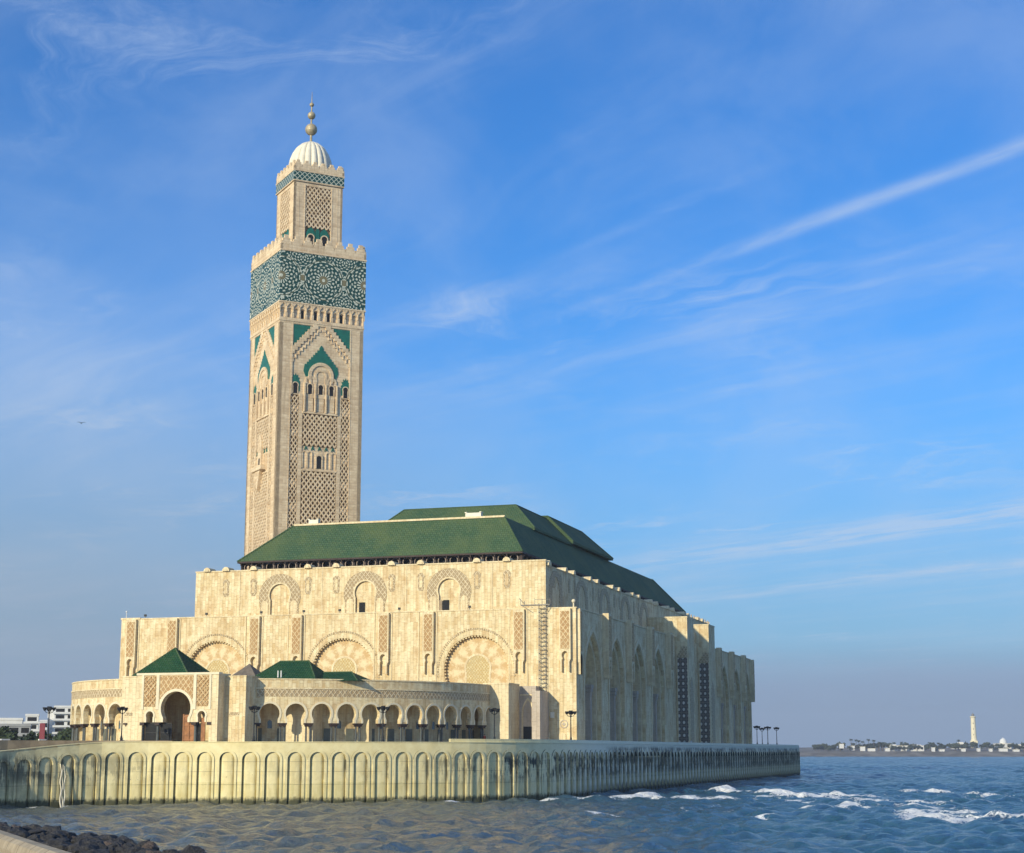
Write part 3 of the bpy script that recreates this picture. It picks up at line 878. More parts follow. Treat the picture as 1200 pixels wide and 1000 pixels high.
# ------------------------------------------------------------------ mosque
def build_mosque():
    t = thing('mosque', 'huge cream stone mosque hall with green tiled roofs standing behind the round arcades', 'mosque', (-50, 100, TZ))
    LT, UT, US = 35.35, 45.15, 44.2           # tops of the lower and the upper tier
    F, Fu, Sd, Su = wallX(0.0), wallX(3.0), wallY(0.0), wallY(-7.0)
    low, car, trim, back = MB(), MB(), MB(), MB()
    # ---- lower tier, front: three great blind arches
    arches = (-77.55, -49.0, -20.45); r = 6.75; zc = 23.75
    x = -100.0
    for c in arches:
        s0, s1 = c - 8.6, c + 8.6
        if s0 > x: low.panel(F, [(x, BZ), (s0, BZ), (s0, LT), (x, LT)], 0)
        low.cell(F, s0, s1, BZ, LT, a_horse(c, r, zc, 6.3, 13.0, 36)); x = s1
    low.panel(F, [(x, BZ), (0, BZ), (0, LT), (x, LT)], 0)
    wall = None
    # side wall of the lower tier: tall pointed recesses between buttresses
    BUT = [2.6, 22.0, 42.0, 61.8, 81.6]; WING = [127.6, 145.6, 165.0, 184.4, 199.4]
    bays = [(BUT[i], BUT[i + 1]) for i in range(4)] + [(WING[i], WING[i + 1]) for i in range(1, 4)]
    y = 0.0; bw, dark, jamb, mold = MB(), MB(), MB(), MB()
    for a, b in bays:
        if a > y + .01: low.panel(Sd, [(y, BZ), (a, BZ), (a, LT), (y, LT)], 0)
        c = (a + b) / 2; hw = 6.3
        o = a_point(c, hw, 21.5, 31.2, BZ + .3, 18)
        low.cell(Sd, a, b, BZ, LT, o); y = b
        low.reveal(Sd, o, 0, 2.6)
        mold.ring(Sd, a_point(c, hw + .25, 21.5, 31.6, 14, 18), a_point(c, hw + 1.0, 21.5, 32.7, 14, 18), -.16, .05)
        mold.ring(Sd, a_point(c, hw - .9, 21.5, 29.9, BZ + .3, 18), a_point(c, hw - .02, 21.5, 31.15, BZ + .3, 18), .8, 2.6)
        o2 = a_point(c, 2.5, 20.5, 26.2, BZ + .3, 14)
        bw.cell(Sd, c - hw, c + hw, BZ + .2, 31.6, o2, 2.6); bw.reveal(Sd, o2, 2.6, 4.3)
        dark.panel(Sd, o2, 4.3)
        for q in (-1, 1):       # flanking colonnettes under a carved bracket
            jamb.obox(Sd, c + q * 4.2 - .5, c + q * 4.2 + .5, BZ + .3, 19.0, 1.5, 2.65)
            for k in range(3): jamb.obox(Sd, c + q * 4.2 - .6 - .16 * k, c + q * 4.2 + .6 + .16 * k, 19.0 + .75 * k, 19.7 + .75 * k, 1.45 - .14 * k, 2.65)
            dark.obox(Sd, c + q * 5.35 - .3, c + q * 5.35 + .3, BZ + .3, 17.8, 2.3, 2.66)
        # doorway at the foot of the recess
        dark.panel(Sd, a_point(c, 1.7, 13.6, 15.8, BZ + .3, 10), 4.2)
        mold.ring(Sd, a_point(c, 1.75, 13.6, 15.9, BZ + .3, 10), a_point(c, 2.3, 13.6, 16.6, BZ + .3, 10), 4.0, 4.28)
    for a, b in ((y, 200.0),):
        if b > a + .01: low.panel(Sd, [(a, BZ), (b, BZ), (b, LT), (a, LT)], 0)
    # remaining sides and the flat top of the lower tier
    low.face([(-100, 0, BZ), (-100, 200, BZ), (-100, 200, LT), (-100, 0, LT)])
    low.face([(-100, 200, BZ), (0, 200, BZ), (0, 200, LT), (-100, 200, LT)])
    low.face([(-100, 0, LT - .6), (0, 0, LT - .6), (0, 200, LT - .6), (-100, 200, LT - .6)])
    wall = low.build('lower_wall', 'stone', t)
    bw.build('recess_wall', 'stone', t); dark.build('recess_glazing', 'dark_glass', t); jamb.build('colonnette', 'stone_grey', t); mold.build('archivolt', 'stone_pale', t)
    # coping
    cp = MB()
    cp.box(-100.15, -95.5, -.15, .5, LT, LT + .35); cp.box(-95.4, .15, -.12, .5, LT, LT + .22)
    cp.box(-.5, .15, .52, 91.4, LT, LT + .22); cp.box(-.5, .15, 127.1, 200.1, LT, LT + .22); cp.box(-100.15, -99.5, .52, 200, LT, LT + .22)
    cp.box(-100.1, .1, 199.5, 200.12, LT + .001, LT + .23)
    cp.build('coping', 'stone_pale', t)
    # ---- blind arches on the front
    for c in arches:
        pn, dn, rg, inn, tr = MB(), MB(), MB(), MB(), MB()
        o = a_horse(c, r, zc, 6.3, 13.0, 36)
        pn.panel(F, o, 1.0, (c, zc)); pn.reveal(F, o, 0, 1.0)
        b = pn.build('blind_arch', 'radial_stone', t)
        n = 40; t0 = math.acos(6.3 / r)
        for k in range(n):      # toothed edge of the recess
            a = PI + t0 - (PI + 2 * t0) * (k + .5) / n; ca, sa = math.cos(a), math.sin(a)
            P = []
            for dr, dt in ((-.30, -.12), (.02, -.20), (.02, .20), (-.30, .12)):
                q = r + dr; P.append((c + q * ca - dt * sa, zc + q * sa + dt * ca))
            dn.extr(F, P, .12, .99)
        dn.build('toothed_edge', 'stone', b, split=False)
        rg.ring(F, a_horse(c, r + .25, zc, 6.55, 13.0, 36), a_horse(c, r + .6, zc, 6.9, 13.0, 36), -.04, .02)
        for k in range(60):
            a = PI * 1.06 - PI * 1.12 * (k + .5) / 60; ca, sa = math.cos(a), math.sin(a); q = r + 1.25
            tr.extr(F, [(c + (q + u) * ca - v * sa, zc + (q + u) * sa + v * ca) for u, v in ((-.2, -.14), (.2, -.14), (.2, .14), (-.2, .14))], -.10, .02)
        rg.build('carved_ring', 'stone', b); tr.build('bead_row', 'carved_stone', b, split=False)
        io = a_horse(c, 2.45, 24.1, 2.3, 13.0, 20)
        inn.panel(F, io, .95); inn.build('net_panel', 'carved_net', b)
        r2 = MB(); r2.ring(F, io, a_horse(c, 2.85, 24.1, 2.7, 13.0, 20), .90, 1.01); r2.build('inner_ring', 'stone_pale', b)
    # ---- pilasters on the front: slab with a keyhole notch, carved shaft
    def pilaster(m, c, wd=2.3, top=LT - .05, bot=23.1, pr=.72):
        h = wd / 2; sl, cv = MB(), MB()
        notch = [(c + .62, bot), (c + .62, bot + 2.2), (c + .48, bot + 2.5), (c + .66, bot + 3.1)] + [(c + .66 * math.cos(a), bot + 3.1 + .85 * math.sin(a)) for a in [PI * k / 8 for k in range(1, 8)]] + [(c - .66, bot + 3.1), (c - .48, bot + 2.5), (c - .62, bot + 2.2), (c - .62, bot)]
        sl.extr(m, [(c - h, bot + 2.4), (c - h + .25, bot + 1.9), (c - h + .25, bot)] + notch[::-1] + [(c + h - .25, bot), (c + h - .25, bot + 1.9), (c + h, bot + 2.4), (c + h, top), (c - h, top)], -pr, .02)
        p = sl.build('pilaster', 'stone_pale', t)
        cv.extr(m, [(c - h + .28, bot + 4.4), (c + h - .28, bot + 4.4), (c + h - .28, top - .5), (c - h + .28, top - .5)], -pr - .05, -pr + .02)
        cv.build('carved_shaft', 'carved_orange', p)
        return p
    for c in (-97.3, -87.6, -68.6, -59.1, -40.0, -30.4, -11.5, -2.1): pilaster(F, c)
    for c in BUT[1:] + WING[1:4]: pilaster(Sd, c, 2.5, LT + .55, 22.6, 1.25)
    pilaster(Sd, 1.35, 1.6, LT - .05, 22.6, .7); pilaster(Sd, 199.0, 1.8, LT - .05, 22.6, 1.2)
    g = MB()        # slim mouldings that frame the bays
    for c in (-95.7, -86.0, -67.0, -57.5, -38.4, -28.8, -9.9, -61.2, -42.1, -13.6, -70.8, -32.6):
        g.obox(F, c - .11, c + .11, BZ, LT - .06, -.13, .01)
    g.build('bay_moulding', 'stone_pale', t)
    # ---- upper tier
    up, rec = MB(), MB()
    X0, X1, Y0, Y1 = -84.35, -7.0, 3.0, 172.0
    x = X0; ua = (-64.75, -45.55, -27.35)
    for c in ua:
        up.panel(Fu, [(x, LT - .7), (c - 5.5, LT - .7), (c - 5.5, UT), (x, UT)], 0)
        up.cell(Fu, c - 5.5, c + 5.5, LT - .7, UT, a_horse(c, 2.35, 39.9, 2.1, LT - .7, 20)); x = c + 5.5
        o = a_horse(c, 2.35, 39.9, 2.1, LT - .7, 20)
        rec.panel(Fu, o, .3); rec.reveal(Fu, o, 0, .3)
    up.panel(Fu, [(x, LT - .7), (X1, LT - .7), (X1, UT), (x, UT)], 0)
    up.face([(X1, Y0, LT - .7), (X1, Y1, LT - .7), (X1, Y1, US), (X1, Y0 + .5, US), (X1, Y0 + .5, UT), (X1, Y0, UT)])
    up.face([(X0, Y0, LT - .7), (X0, Y1, LT - .7), (X0, Y1, UT), (X0, Y0, UT)])
    up.face([(X0, Y1, LT - .7), (X1, Y1, LT - .7), (X1, Y1, UT), (X0, Y1, UT)])
    up.face([(X0, Y0, US - .3), (X1, Y0, US - .3), (X1, Y1, US - .3), (X0, Y1, US - .3)]); up.face([(X0, Y0 + .5, US - .3), (X1, Y0 + .5, US - .3), (X1, Y0 + .5, UT), (X0, Y0 + .5, UT)])
    up.build('upper_wall', 'stone', t); rec.build('arch_recess', 'stone', t)
    for c in ua:
        a = MB(); a.ring(Fu, a_horse(c, 2.6, 39.9, 2.35, LT + 2.4, 24), a_horse(c, 4.75, 39.55, 4.35, LT + .25, 24), -.10, .01)
        q = a.build('arch_surround', 'carved_stone', t)
        for sgn in (-1, 1):
            b = MB(); b.extr(Fu, a_round(c + sgn * 3.3, .75, LT + 2.6, LT + .25, 10), -.15, .01); b.build('side_niche', 'stone_pale', q)
        b = MB(); b.ring(Fu, a_horse(c, 2.30, 39.9, 2.05, LT - .6, 20), a_horse(c, 2.62, 39.9, 2.37, LT - .6, 20), -.17, .01); b.build('arch_rim', 'stone_pale', q)
    w = MB()
    for c in (-46.3, -28.0):
        w.obox(Fu, c - .62, c + .62, LT + .25, LT + 2.55, .12, .32)
    w.build('dark_window', 'dark_void', t)
    sh = MB(); sh.obox(Fu, -29.9, -28.75, LT + .3, LT + 2.5, -.12, .05); sh.build('shutter', 'brown_wall', t)
    ncol = (-77.2, -70.8, -58.35, -52.0, -39.75, -33.4, -21.35, -15.05)
    for c in ncol:
        a = MB(); o = a_horse(c, .78, 42.75, .66, 40.4, 12)
        a.extr(Fu, [(c - .35, 39.9)] + o + [(c + .35, 39.9)], -.07, .01); q = a.build('small_niche', 'carved_stone', t)
        b = MB(); b.extr(Fu, a_round(c, .33, 42.5, 40.5, 8), -.12, -.05); b.build('niche_panel', 'stone', q)
    sy = (10.0, 30.0, 49.5, 69.0, 88.0)
    for c in sy:
        a = MB(); a.ring(Su, a_point(c, 2.7, 39.4, 42.6, LT + .3, 14), a_point(c, 4.9, 39.2, 43.8, LT + .3, 14), -.10, .01); a.build('arch_surround', 'carved_stone', t)
    for c in (7.6, 12.8, 19.2, 23.6, 38.6, 43.2, 57.4, 62.2, 76.5, 81.2):
        a = MB(); a.extr(Su, a_round(c + 1.0, .6, 42.7, 40.2, 8), -.07, .01); a.build('small_niche', 'carved_stone', t)
    g = MB()
    for c in (-74.0, -55.2, -36.6, -18.2): g.obox(Fu, c - .09, c + .09, LT, UT - .1, -.08, .01)
    g.build('upper_moulding', 'stone_pale', t)
    cp = MB(); cp.box(X0 - .12, X1 + .12, Y0 - .12, Y0 + .5, UT, UT + .25); cp.box(X1 - .5, X1 + .12, Y0 + .52, Y1, US, US + .22); cp.box(X0 - .12, X0 + .5, Y0 + .52, Y1, UT, UT + .25)
    cp.build('upper_coping', 'stone_pale', t)
    # half-drum caps riding on the parapet in pairs
    def drum(c, side, ln=2.2, r=.82):
        mb = MB(); A = []; Z0 = US if side else UT
        for k in range(11):
            a = PI * k / 10; A.append((c + r * math.cos(a), Z0 + .12 + r * math.sin(a) * 1.05))
        mb.extr(Su if side else Fu, A, -.5, ln, True)
        mb.extr(Su if side else Fu, [(c + (q[0] - c) * .55, Z0 + .12 + (q[1] - Z0 - .12) * .55) for q in A], -.62, -.5)
        mb.build('drum_cap', 'stone_pale', t)
    for c in ncol: drum(c, False)
    for c in (-81.6,): drum(c, False, 2.4, .8)
    for c in range(1, 9):
        for o in (-3.2, 3.0): drum(c * 19.6 + .4 + o, True, 1.6, .85)
    drum(4.6, True, 1.8, 1.0)
    # ---- dark carved cornice below the eaves
    Fc, Sc = wallX(7.2), wallY(-13.6)
    cor, core, rim = MB(), MB(), MB()
    def cornice(m, s0, s1, n):
        w = (s1 - s0) / n
        for k in range(n):
            a = s0 + k * w; c = a + w / 2
            o = a_horse(c, w * .29, 46.35, w * .25, 45.3, 10)
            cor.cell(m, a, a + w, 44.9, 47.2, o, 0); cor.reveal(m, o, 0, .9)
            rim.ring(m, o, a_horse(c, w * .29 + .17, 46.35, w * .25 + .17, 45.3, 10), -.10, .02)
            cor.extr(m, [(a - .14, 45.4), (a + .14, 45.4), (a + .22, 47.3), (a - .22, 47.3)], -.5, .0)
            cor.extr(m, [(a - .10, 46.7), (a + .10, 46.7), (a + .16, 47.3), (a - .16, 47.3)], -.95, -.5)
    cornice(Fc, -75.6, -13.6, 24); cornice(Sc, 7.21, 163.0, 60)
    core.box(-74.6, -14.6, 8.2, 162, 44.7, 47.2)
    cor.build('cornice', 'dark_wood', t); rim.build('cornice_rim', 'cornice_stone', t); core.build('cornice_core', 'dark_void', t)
    # ---- lower hipped roof, with its stone ridge kerb
    E0, E1, EY, EF, EZ = -76.3, -12.75, 6.0, 165.5, 47.55
    R0, R1, RY, RF, RZ = -65.9, -18.5, 11.75, 148.0, 55.6
    rf, sof = MB(), MB()
    ea = [(E0, EY, EZ), (E1, EY, EZ), (E1, EF, EZ), (E0, EF, EZ)]; rd = [(R0, RY, RZ), (R1, RY, RZ), (R1, RF, RZ), (R0, RF, RZ)]
    for k in range(4): rf.face([ea[k], ea[(k + 1) % 4], rd[(k + 1) % 4], rd[k]])
    rf.face(rd)
    roof_o = rf.build('roof', 'roof_tile', t)
    for k in range(4):
        a, b = ea[k], ea[(k + 1) % 4]
        sof.face([a, b, (b[0], b[1], EZ - .35), (a[0], a[1], EZ - .35)])
    sof.face([(p[0], p[1], EZ - .35) for p in ea])
    sof.build('eave_board', 'dark_wood', roof_o)
    k = MB(); k.box(R0, R1 + .2, RY - .25, RY + .4, RZ - .12, RZ + .26); k.build('ridge_kerb', 'stone_pale', roof_o)
    for xx, wd in ((-61.5, 1.1), (-25.3, 1.7)):
        k = MB(); k.box(xx - wd, xx + wd, RY + .1, RY + 1.2, RZ + .26, RZ + 1.1); k.box(xx - wd - .12, xx - wd + .3, RY, RY + 1.3, RZ + 1.1, RZ + 1.3); k.box(xx + wd - .3, xx + wd + .12, RY, RY + 1.3, RZ + 1.1, RZ + 1.3)
        k.build('ridge_block', 'white_marble', roof_o)
    hipm = MB()
    for a, b in ((ea[1], rd[1]), (ea[0], rd[0]), (ea[2], rd[2])): hipm.tube(a, b, .22, n=6)
    hipm.build('hip_tiles', 'roof_tile', roof_o)
    # raised sliding roof in two leaves
    def raised(name, x0, x1, y0, y1, zb, k, h, k2, front, back_):
        mb = MB(); B = [(x0, y0, zb), (x1, y0, zb), (x1, y1, zb), (x0, y1, zb)]
        T = [(x0 + k, y0 + (k if front else 0), zb + h), (x1 - k, y0 + (k if front else 0), zb + h), (x1 - k, y1 - (k2 if back_ else 0), zb + h), (x0 + k, y1 - (k2 if back_ else 0), zb + h)]
        for i in range(4): mb.face([B[i], B[(i + 1) % 4], T[(i + 1) % 4], T[i]])
        mb.face(T)
        mb.face([(p[0], p[1], zb - .5) for p in B])
        for i in range(4): mb.face([B[i], B[(i + 1) % 4], (*B[(i + 1) % 4][:2], zb - .5), (*B[i][:2], zb - .5)])
        o = mb.build(name, 'roof_tile', t)
        h_ = MB()
        for i in (0, 1, 2, 3): h_.tube(B[i], T[i], .18, n=6)
        h_.tube(T[0], T[1], .18, n=6); h_.tube(T[1], T[2], .18, n=6); h_.build('hip_tiles', 'roof_tile', o)
    raised('sliding_roof', -57.0, -17.86, 31.5, 61.5, 55.75, 6.25, 6.1, 0, True, False)
    raised('sliding_roof', -57.3, -17.5, 61.5, 99.5, 56.25, 6.25, 6.2, 7.5, False, True)
    # ---- portal towers that stand out from the long side
    for y0, y1 in ((91.5, 99.4), (118.7, 127.0)):
        b = MB(); b.box(-6.9, 3.0, y0, y1, BZ, 40.15)
        p = b.build('portal_tower', 'stone', t)
        c = MB(); c.box(-7.0, 3.08, y0 - .1, y1 + .1, 40.15, 40.5); c.build('tower_coping', 'stone_pale', p)
        m = wallX(y0); s = MB(); s.obox(m, .45, 2.88, BZ + .4, 30.4, -.10, .02); s.build('lattice_screen', 'studded_lattice', p)
        n = MB()
        for k in range(5): n.obox(m, .45 + .22 * k, 2.88, 30.45 + .55 * k, 30.95 + .55 * k, -.28 + .05 * k, .02)
        n.build('stepped_corbel', 'carved_stone', p)
        f = MB(); f.obox(m, .25, .45, BZ + .4, 30.6, -.2, .02); f.obox(m, 2.88, 3.02, BZ + .4, 30.6, -.2, .02); f.build('screen_frame', 'stone_pale', p)
        g = MB(); ms = wallY(3.0); g.extr(ms, a_point((y0 + y1) / 2, 2.0, 22, 26, BZ + .4, 12), -.08, .02); g.build('side_panel', 'carved_stone', p)
    link = MB(); link.box(-6.9, -.4, 99.4, 118.7, LT - .5, 38.2); link.build('portal_link', 'stone', t)
    fin = MB()
    for k in range(9):
        y = 138 + k * 3.9; fin.box(-7.2, -6.8, y - .2, y + .2, US + .22, US + .75); fin.sphere((-7, y, US + .9), .22, 6)
    fin.build('parapet_finials', 'stone_grey', t)
    # ---- entrance block beside the end of the round arcade
    e = MB(); e.box(-10.55, -7.2, -3.2, -.02, BZ, 20.3); p = e.build('porch', 'stone_grey', t)
    m = wallX(-3.2); f = MB(); o = a_point(-8.8, .95, 15.2, 17.6, BZ + .3, 12)
    f.ring(m, o, a_point(-8.8, 1.25, 15.2, 18.1, BZ + .3, 12), -.2, .01); f.obox(m, -10.4, -7.35, 18.5, 18.75, -.15, .01); f.build('porch_frame', 'stone_pale', p)
    d = MB(); d.extr(m, o, -.03, .01); d.build('porch_recess', 'stone_grey', p)
    d = MB(); d.obox(m, -9.7, -7.9, BZ + .3, 12.6, -.10, -.02); d.build('dark_doors', 'dark_metal', p)
    e = MB(); e.box(-7.2, -5.6, -5.9, -.02, BZ, 19.3); e.build('low_block', 'stone_grey', t)
    # signs and small openings on the corner wall
    s = MB(); s.obox(F, -3.6, -2.2, BZ + .3, 11.3, -.12, .01); s.build('notice_panel', 'stone_pale', t)
    s = MB(); ring = [(-2.55 + .62 * math.cos(a), 13.1 + .62 * math.sin(a)) for a in [2 * PI * k / 24 for k in range(25)]]; r2 = [(-2.55 + .8 * math.cos(a), 13.1 + .8 * math.sin(a)) for a in [2 * PI * k / 24 for k in range(25)]]
    s.ring(F, ring, r2, -.12, .01); s.extr(F, [(-2.55 + .3 * math.cos(2 * PI * k / 16), 13.1 + .3 * math.sin(2 * PI * k / 16)) for k in range(16)], -.1, .01); s.build('round_emblem', 'stone_grey', t)
    s = MB(); s.obox(F, -5.25, -4.45, 14.3, 15.4, -.12, .01); s.build('small_hatch', 'white_marble', t)


build_mosque()


def scaffold():
    x0, y0 = -7.35, -.25
    t = thing('access_ladder', 'tall narrow grey scaffold ladder clipped to the sunlit corner bay of the hall', 'scaffold', (x0 + .7, -.5, 19))
    a = MB()
    for x in (x0, x0 + 1.35):
        for yy in (-.15, -.85): a.tube((x, yy, 19.2), (x, yy, 36.4), .045, n=6)
    a.build('rails', 'metal_grey', t)
    b = MB(); z = 19.4; k = 0
    while z < 36.0:
        b.box(x0, x0 + 1.35, -.7, -.3, z, z + .05)
        s = 1 if k % 2 else -1
        b.tube((x0 + .675 - s * .675, -.85, z), (x0 + .675 + s * .675, -.85, z + .8), .045, n=5)
        z += .8; k += 1
    b.build('treads_and_braces', 'metal_grey', t)
    c = MB()
    c.box(-11.0, -5.0, -.9, .3, 36.0, 36.18); c.tube((-11, -.9, 36.2), (-9.0, -.9, 34.9), .06); c.tube((-5, -.9, 36.2), (-6, -.9, 35.0), .06)
    for x in (-11.0, -10.2, -8.1, -6.6, -5.0): c.tube((x, -.85, 36.1), (x, -.85, 37.3 if x != -10.2 else 36.9), .06, n=6)
    c.tube((-8.1, -.85, 37.1), (-5, -.85, 37.1), .04, n=5); c.tube((-11.3, -.85, 37.4), (-10.3, -.85, 36.4), .07)
    c.build('gantry', 'metal_grey', t)


scaffold()


def floodlights():
    where = [(-80.2, 'by the left corner of the upper tier'), (-67.6, 'left of the first upper arch'), (-58.0, 'midway between the first and second upper arch'), (-50.0, 'left of the second upper arch'), (-37.0, 'midway between the second and third upper arch'), (-22.0, 'right of the third upper arch'), (-94.6, 'alone on the lower left roof edge')]
    proto = None
    for x, wtxt in where:
        lb = 'small dark floodlight on the ledge ' + wtxt
        if proto is None:
            proto = thing('floodlight', lb, 'floodlight', (x, .35, 35.6), group='floodlights on the ledge', local=True)
            a = MB(); a.box(-.22, .22, -.15, .25, .35, .8); a.build('lamp_head', 'dark_metal', proto)
            a = MB(); a.tube((0, .05, 0), (0, .05, .36), .06, n=6); a.box(-.2, .2, -.1, .2, -.02, .05); a.build('bracket', 'metal_grey', proto)
        else: dup(proto, (x, .35, 35.6), 0, lb)
    a = thing('corner_finial', 'slim white finial rod at the left end of the roof edge', 'finial', (-99.0, .2, 35.7), local=True)
    m = MB(); m.tube((0, 0, 0), (0, 0, 1.2), .07, n=6); m.build('rod', 'white_paint', a); m = MB(); m.sphere((0, 0, 1.35), .2, 6); m.build('knob', 'white_paint', a)
    a = thing('corner_finial', 'pale ball finial on the lit corner buttress of the hall', 'finial', (-.6, .5, 35.6), local=True)
    m = MB(); m.tube((0, 0, 0), (0, 0, .9), .16, n=8); m.build('rod', 'plaster', a); m = MB(); m.sphere((0, 0, 1.15), .4, 8); m.build('knob', 'plaster', a)


floodlights()
# ------------------------------------------------------------------ minaret
def build_minaret():
    t = thing('minaret', 'very tall square minaret with a green mosaic band and a ribbed white dome', 'minaret', (-112.4, 116.3, TZ), R(45), local=True)
    Zo = TZ
    def fm(k, h):
        c, s = round(math.cos(k * PI / 2)), round(math.sin(k * PI / 2))
        def m(u, z, d):
            x, y = u, -h + d
            return (x * c - y * s, x * s + y * c, z - Zo)
        return m
    H = 12.6
    core, pier, lat, pan, mull, tile, dark, rim, sten = (MB() for _ in range(9))
    core.box(-H + 1.05, H - 1.05, -H + 1.05, H - 1.05, 0, 127 - Zo)
    bk = MB()
    # stepped edge between two points (u,z)
    def steps(a, b, n):
        P = []
        for k in range(n):
            f0, f1 = k / n, (k + 1) / n
            P.append((a[0] + (b[0] - a[0]) * f0, a[1] + (b[1] - a[1]) * f0))
            P.append((a[0] + (b[0] - a[0]) * f1, a[1] + (b[1] - a[1]) * f0))
        P.append(b); return P
    def star(c, z, w, h):     # scalloped little crown
        P = []
        for k in range(13):
            a = PI * k / 12; q = 1.0 if k % 2 == 0 else .72
            P.append((c + w * q * math.cos(a), z + h * q * math.sin(a)))
        return P
    for k in range(4):
        m = fm(k, H)
        # corner piers (the right-hand one of each face belongs to that face)
        bk.panel(m, [(-8.95, 0 + Zo), (8.95, Zo), (8.95, 127), (-8.95, 127)], .90)
        for s in (-1, 1):
            pier.extr(m, [(s * 12.6, Zo), (s * 12.6, 126.6), (s * 8.95, 126.6), (s * 8.95, Zo)][::s], 0, 1.1)
            mull.obox(m, s * 8.95 - .1, s * 8.95 + .1, Zo, 119, -.06, .92)
            mull.obox(m, s * 5.75 - .55, s * 5.75 + .55, Zo, 106.0, .08, .92)
            # lattice strips at the sides
            lat.lattice(m, s * 7.6 - 1.25, s * 7.6 + 1.25, 56, 105.4, 1.25, 1.7, .20, .10, .92)
            for j in range(7):       # solid knots that break the lattice into crosses
                zz = 101.5 - j * 6.9; pan.extr(m, [(s * 7.6 + q[0], zz + q[1]) for q in ((-1.25, -1.3), (-.45, -.6), (0, -1.5), (.45, -.6), (1.25, -1.3), (1.25, 1.3), (.45, .6), (0, 1.5), (-.45, .6), (-1.25, 1.3))], .30, .92)
            o = a_horse(s * 7.5, .72, 108.3, .62, 106.0, 12)
            dark.extr(m, o, .09, .6)
            rim.ring(m, o, a_horse(s * 7.5, .98, 108.3, .88, 106.0, 12), .02, .6)
            tile.extr(m, [(s * 7.5 + 1.35, 106.6), (s * 7.5 + 1.35, 108.9)] + star(s * 7.5, 109.3, 1.45, 2.4) + [(s * 7.5 - 1.35, 108.9), (s * 7.5 - 1.35, 106.6)], .12, .92)
        # plain stone behind the upper arch zone
        sten.extr(m, [(-8.85, 105.6), (8.85, 105.6), (8.85, 126.5), (-8.85, 126.5)], .20, .95)
        # spandrels of green tile under a stepped frame
        for s in (-1, 1):
            st = steps((s * 2.6, 125.6), (s * 8.7, 119.0), 9)
            tile.extr(m, ([(s * 8.7, 125.6)] + st)[::s], .06, .3)
            lo = steps((s * .3, 125.9), (s * 8.85, 116.4), 10)
            hi = steps((s * 1.9, 126.4), (s * 8.85, 118.5), 9)
            rim.extr(m, (lo + hi[::-1])[::s], -.12, .3)
            lo2 = steps((s * .25, 124.3), (s * 8.2, 115.0), 9); hi2 = steps((s * .25, 125.0), (s * 8.6, 115.0), 9)
            rim.extr(m, (lo2 + hi2[::-1])[::s], -.02, .3)
            rim.obox(m, s * 8.75 - .2, s * 8.75 + .2, 105.6, 126.5, -.08, .3)
        mull.obox(m, -12.6, 12.6, 125.8, 126.6, -.05, .7)
        # inner green lambrequin arch and its ring
        L = steps((-4.9, 114.6), (-.6, 119.6), 7); Q = [(-x, z) for x, z in L][::-1]
        tile.extr(m, [(-4.5, 111.0), (-5.2, 112.6)] + L + [(0, 120.4)] + Q + [(5.2, 112.6), (4.5, 111.0)], .05, .3)
        rim.ring(m, a_round(0, 2.85, 111.6, 109.0, 20), a_round(0, 3.75, 111.6, 110.3, 20), -.22, .3)
        sten.extr(m, a_round(0, 2.85, 111.6, 105.0, 16), .02, .3)
        # multifoil arch inside the ring
        rim.ring(m, a_horse(0, 1.35, 111.4, 1.15, 109.2, 12), a_horse(0, 1.9, 111.4, 1.7, 109.2, 12), -.15, .1)
        for c in (-3.2, 3.2): rim.ring(m, a_horse(c, .95, 109.9, .85, 109.0, 10), a_horse(c, 1.5, 109.9, 1.4, 109.0, 10), -.12, .2)
        # three tall panels with black windows at the head
        for c in (-3.2, 0, 3.2):
            o = a_horse(c, .72, 108.2, .60, 106.2, 12); dark.extr(m, o, -.04, .3)
            rim.ring(m, o, a_horse(c, 1.0, 108.2, .9, 106.2, 12), -.16, .2)
            pan.obox(m, c - 1.05, c + 1.05, 101.2, 106.1, .12, .92)
        for c in (-4.8, -1.6, 1.6, 4.8): mull.obox(m, c - .2, c + .2, 101.0, 109.2, -.35, .6)
        mull.obox(m, -5.2, 5.2, 100.5, 101.1, -.1, .6)
        # central net panels
        lat.lattice(m, -5.1, 5.1, 91.3, 100.4, 1.36, 1.75, .24, .08, .92)
        lat.lattice(m, -5.1, 5.1, 56, 84.4, 1.36, 1.75, .24, .08, .92)
        # blind arcade with one window
        pan.obox(m, -5.15, 5.15, 84.6, 91.2, .30, .92)
        for c in (-4.3, -2.75, 2.75, 4.3):
            rim.ring(m, a_round(c, .52, 89.2, 85.2, 8), a_round(c, .74, 89.2, 85.2, 8), .05, .4)
        rim.ring(m, a_horse(0, .78, 88.0, .7, 85.2, 10), a_horse(0, 1.15, 88.2, 1.05, 85.2, 10), .0, .4)
        dark.extr(m, a_horse(0, .78, 88.0, .7, 85.2, 10), .1, .4)
        for c in range(-4, 5, 2):
            tile.extr(m, [(c - .5, 90.2), (c, 91.4), (c + .5, 90.2), (c, 90.7)], .06, .4)
        mull.obox(m, -5.2, 5.2, 84.3, 84.7, .0, .6)
    # stone balcony on the sunlit face
    m = fm(3, H); bal = MB(); bal.obox(m, -5.0, 3.6, 85.4, 86.7, -1.3, .3); bal.extr(m, [(-2.9, 85.4), (-.7, 79.6), (1.5, 85.4)], -.9, .3); bal.extr(m, a_point(-.7, 1.5, 92.5, 96.0, 86.7, 10), -.35, .3)
    bal.build('balcony', 'stone_minaret', t)
    bal = MB(); bal.extr(m, a_round(-.7, .5, 88.6, 86.75, 8), -.4, -.34); bal.build('balcony_door', 'dark_void', t)
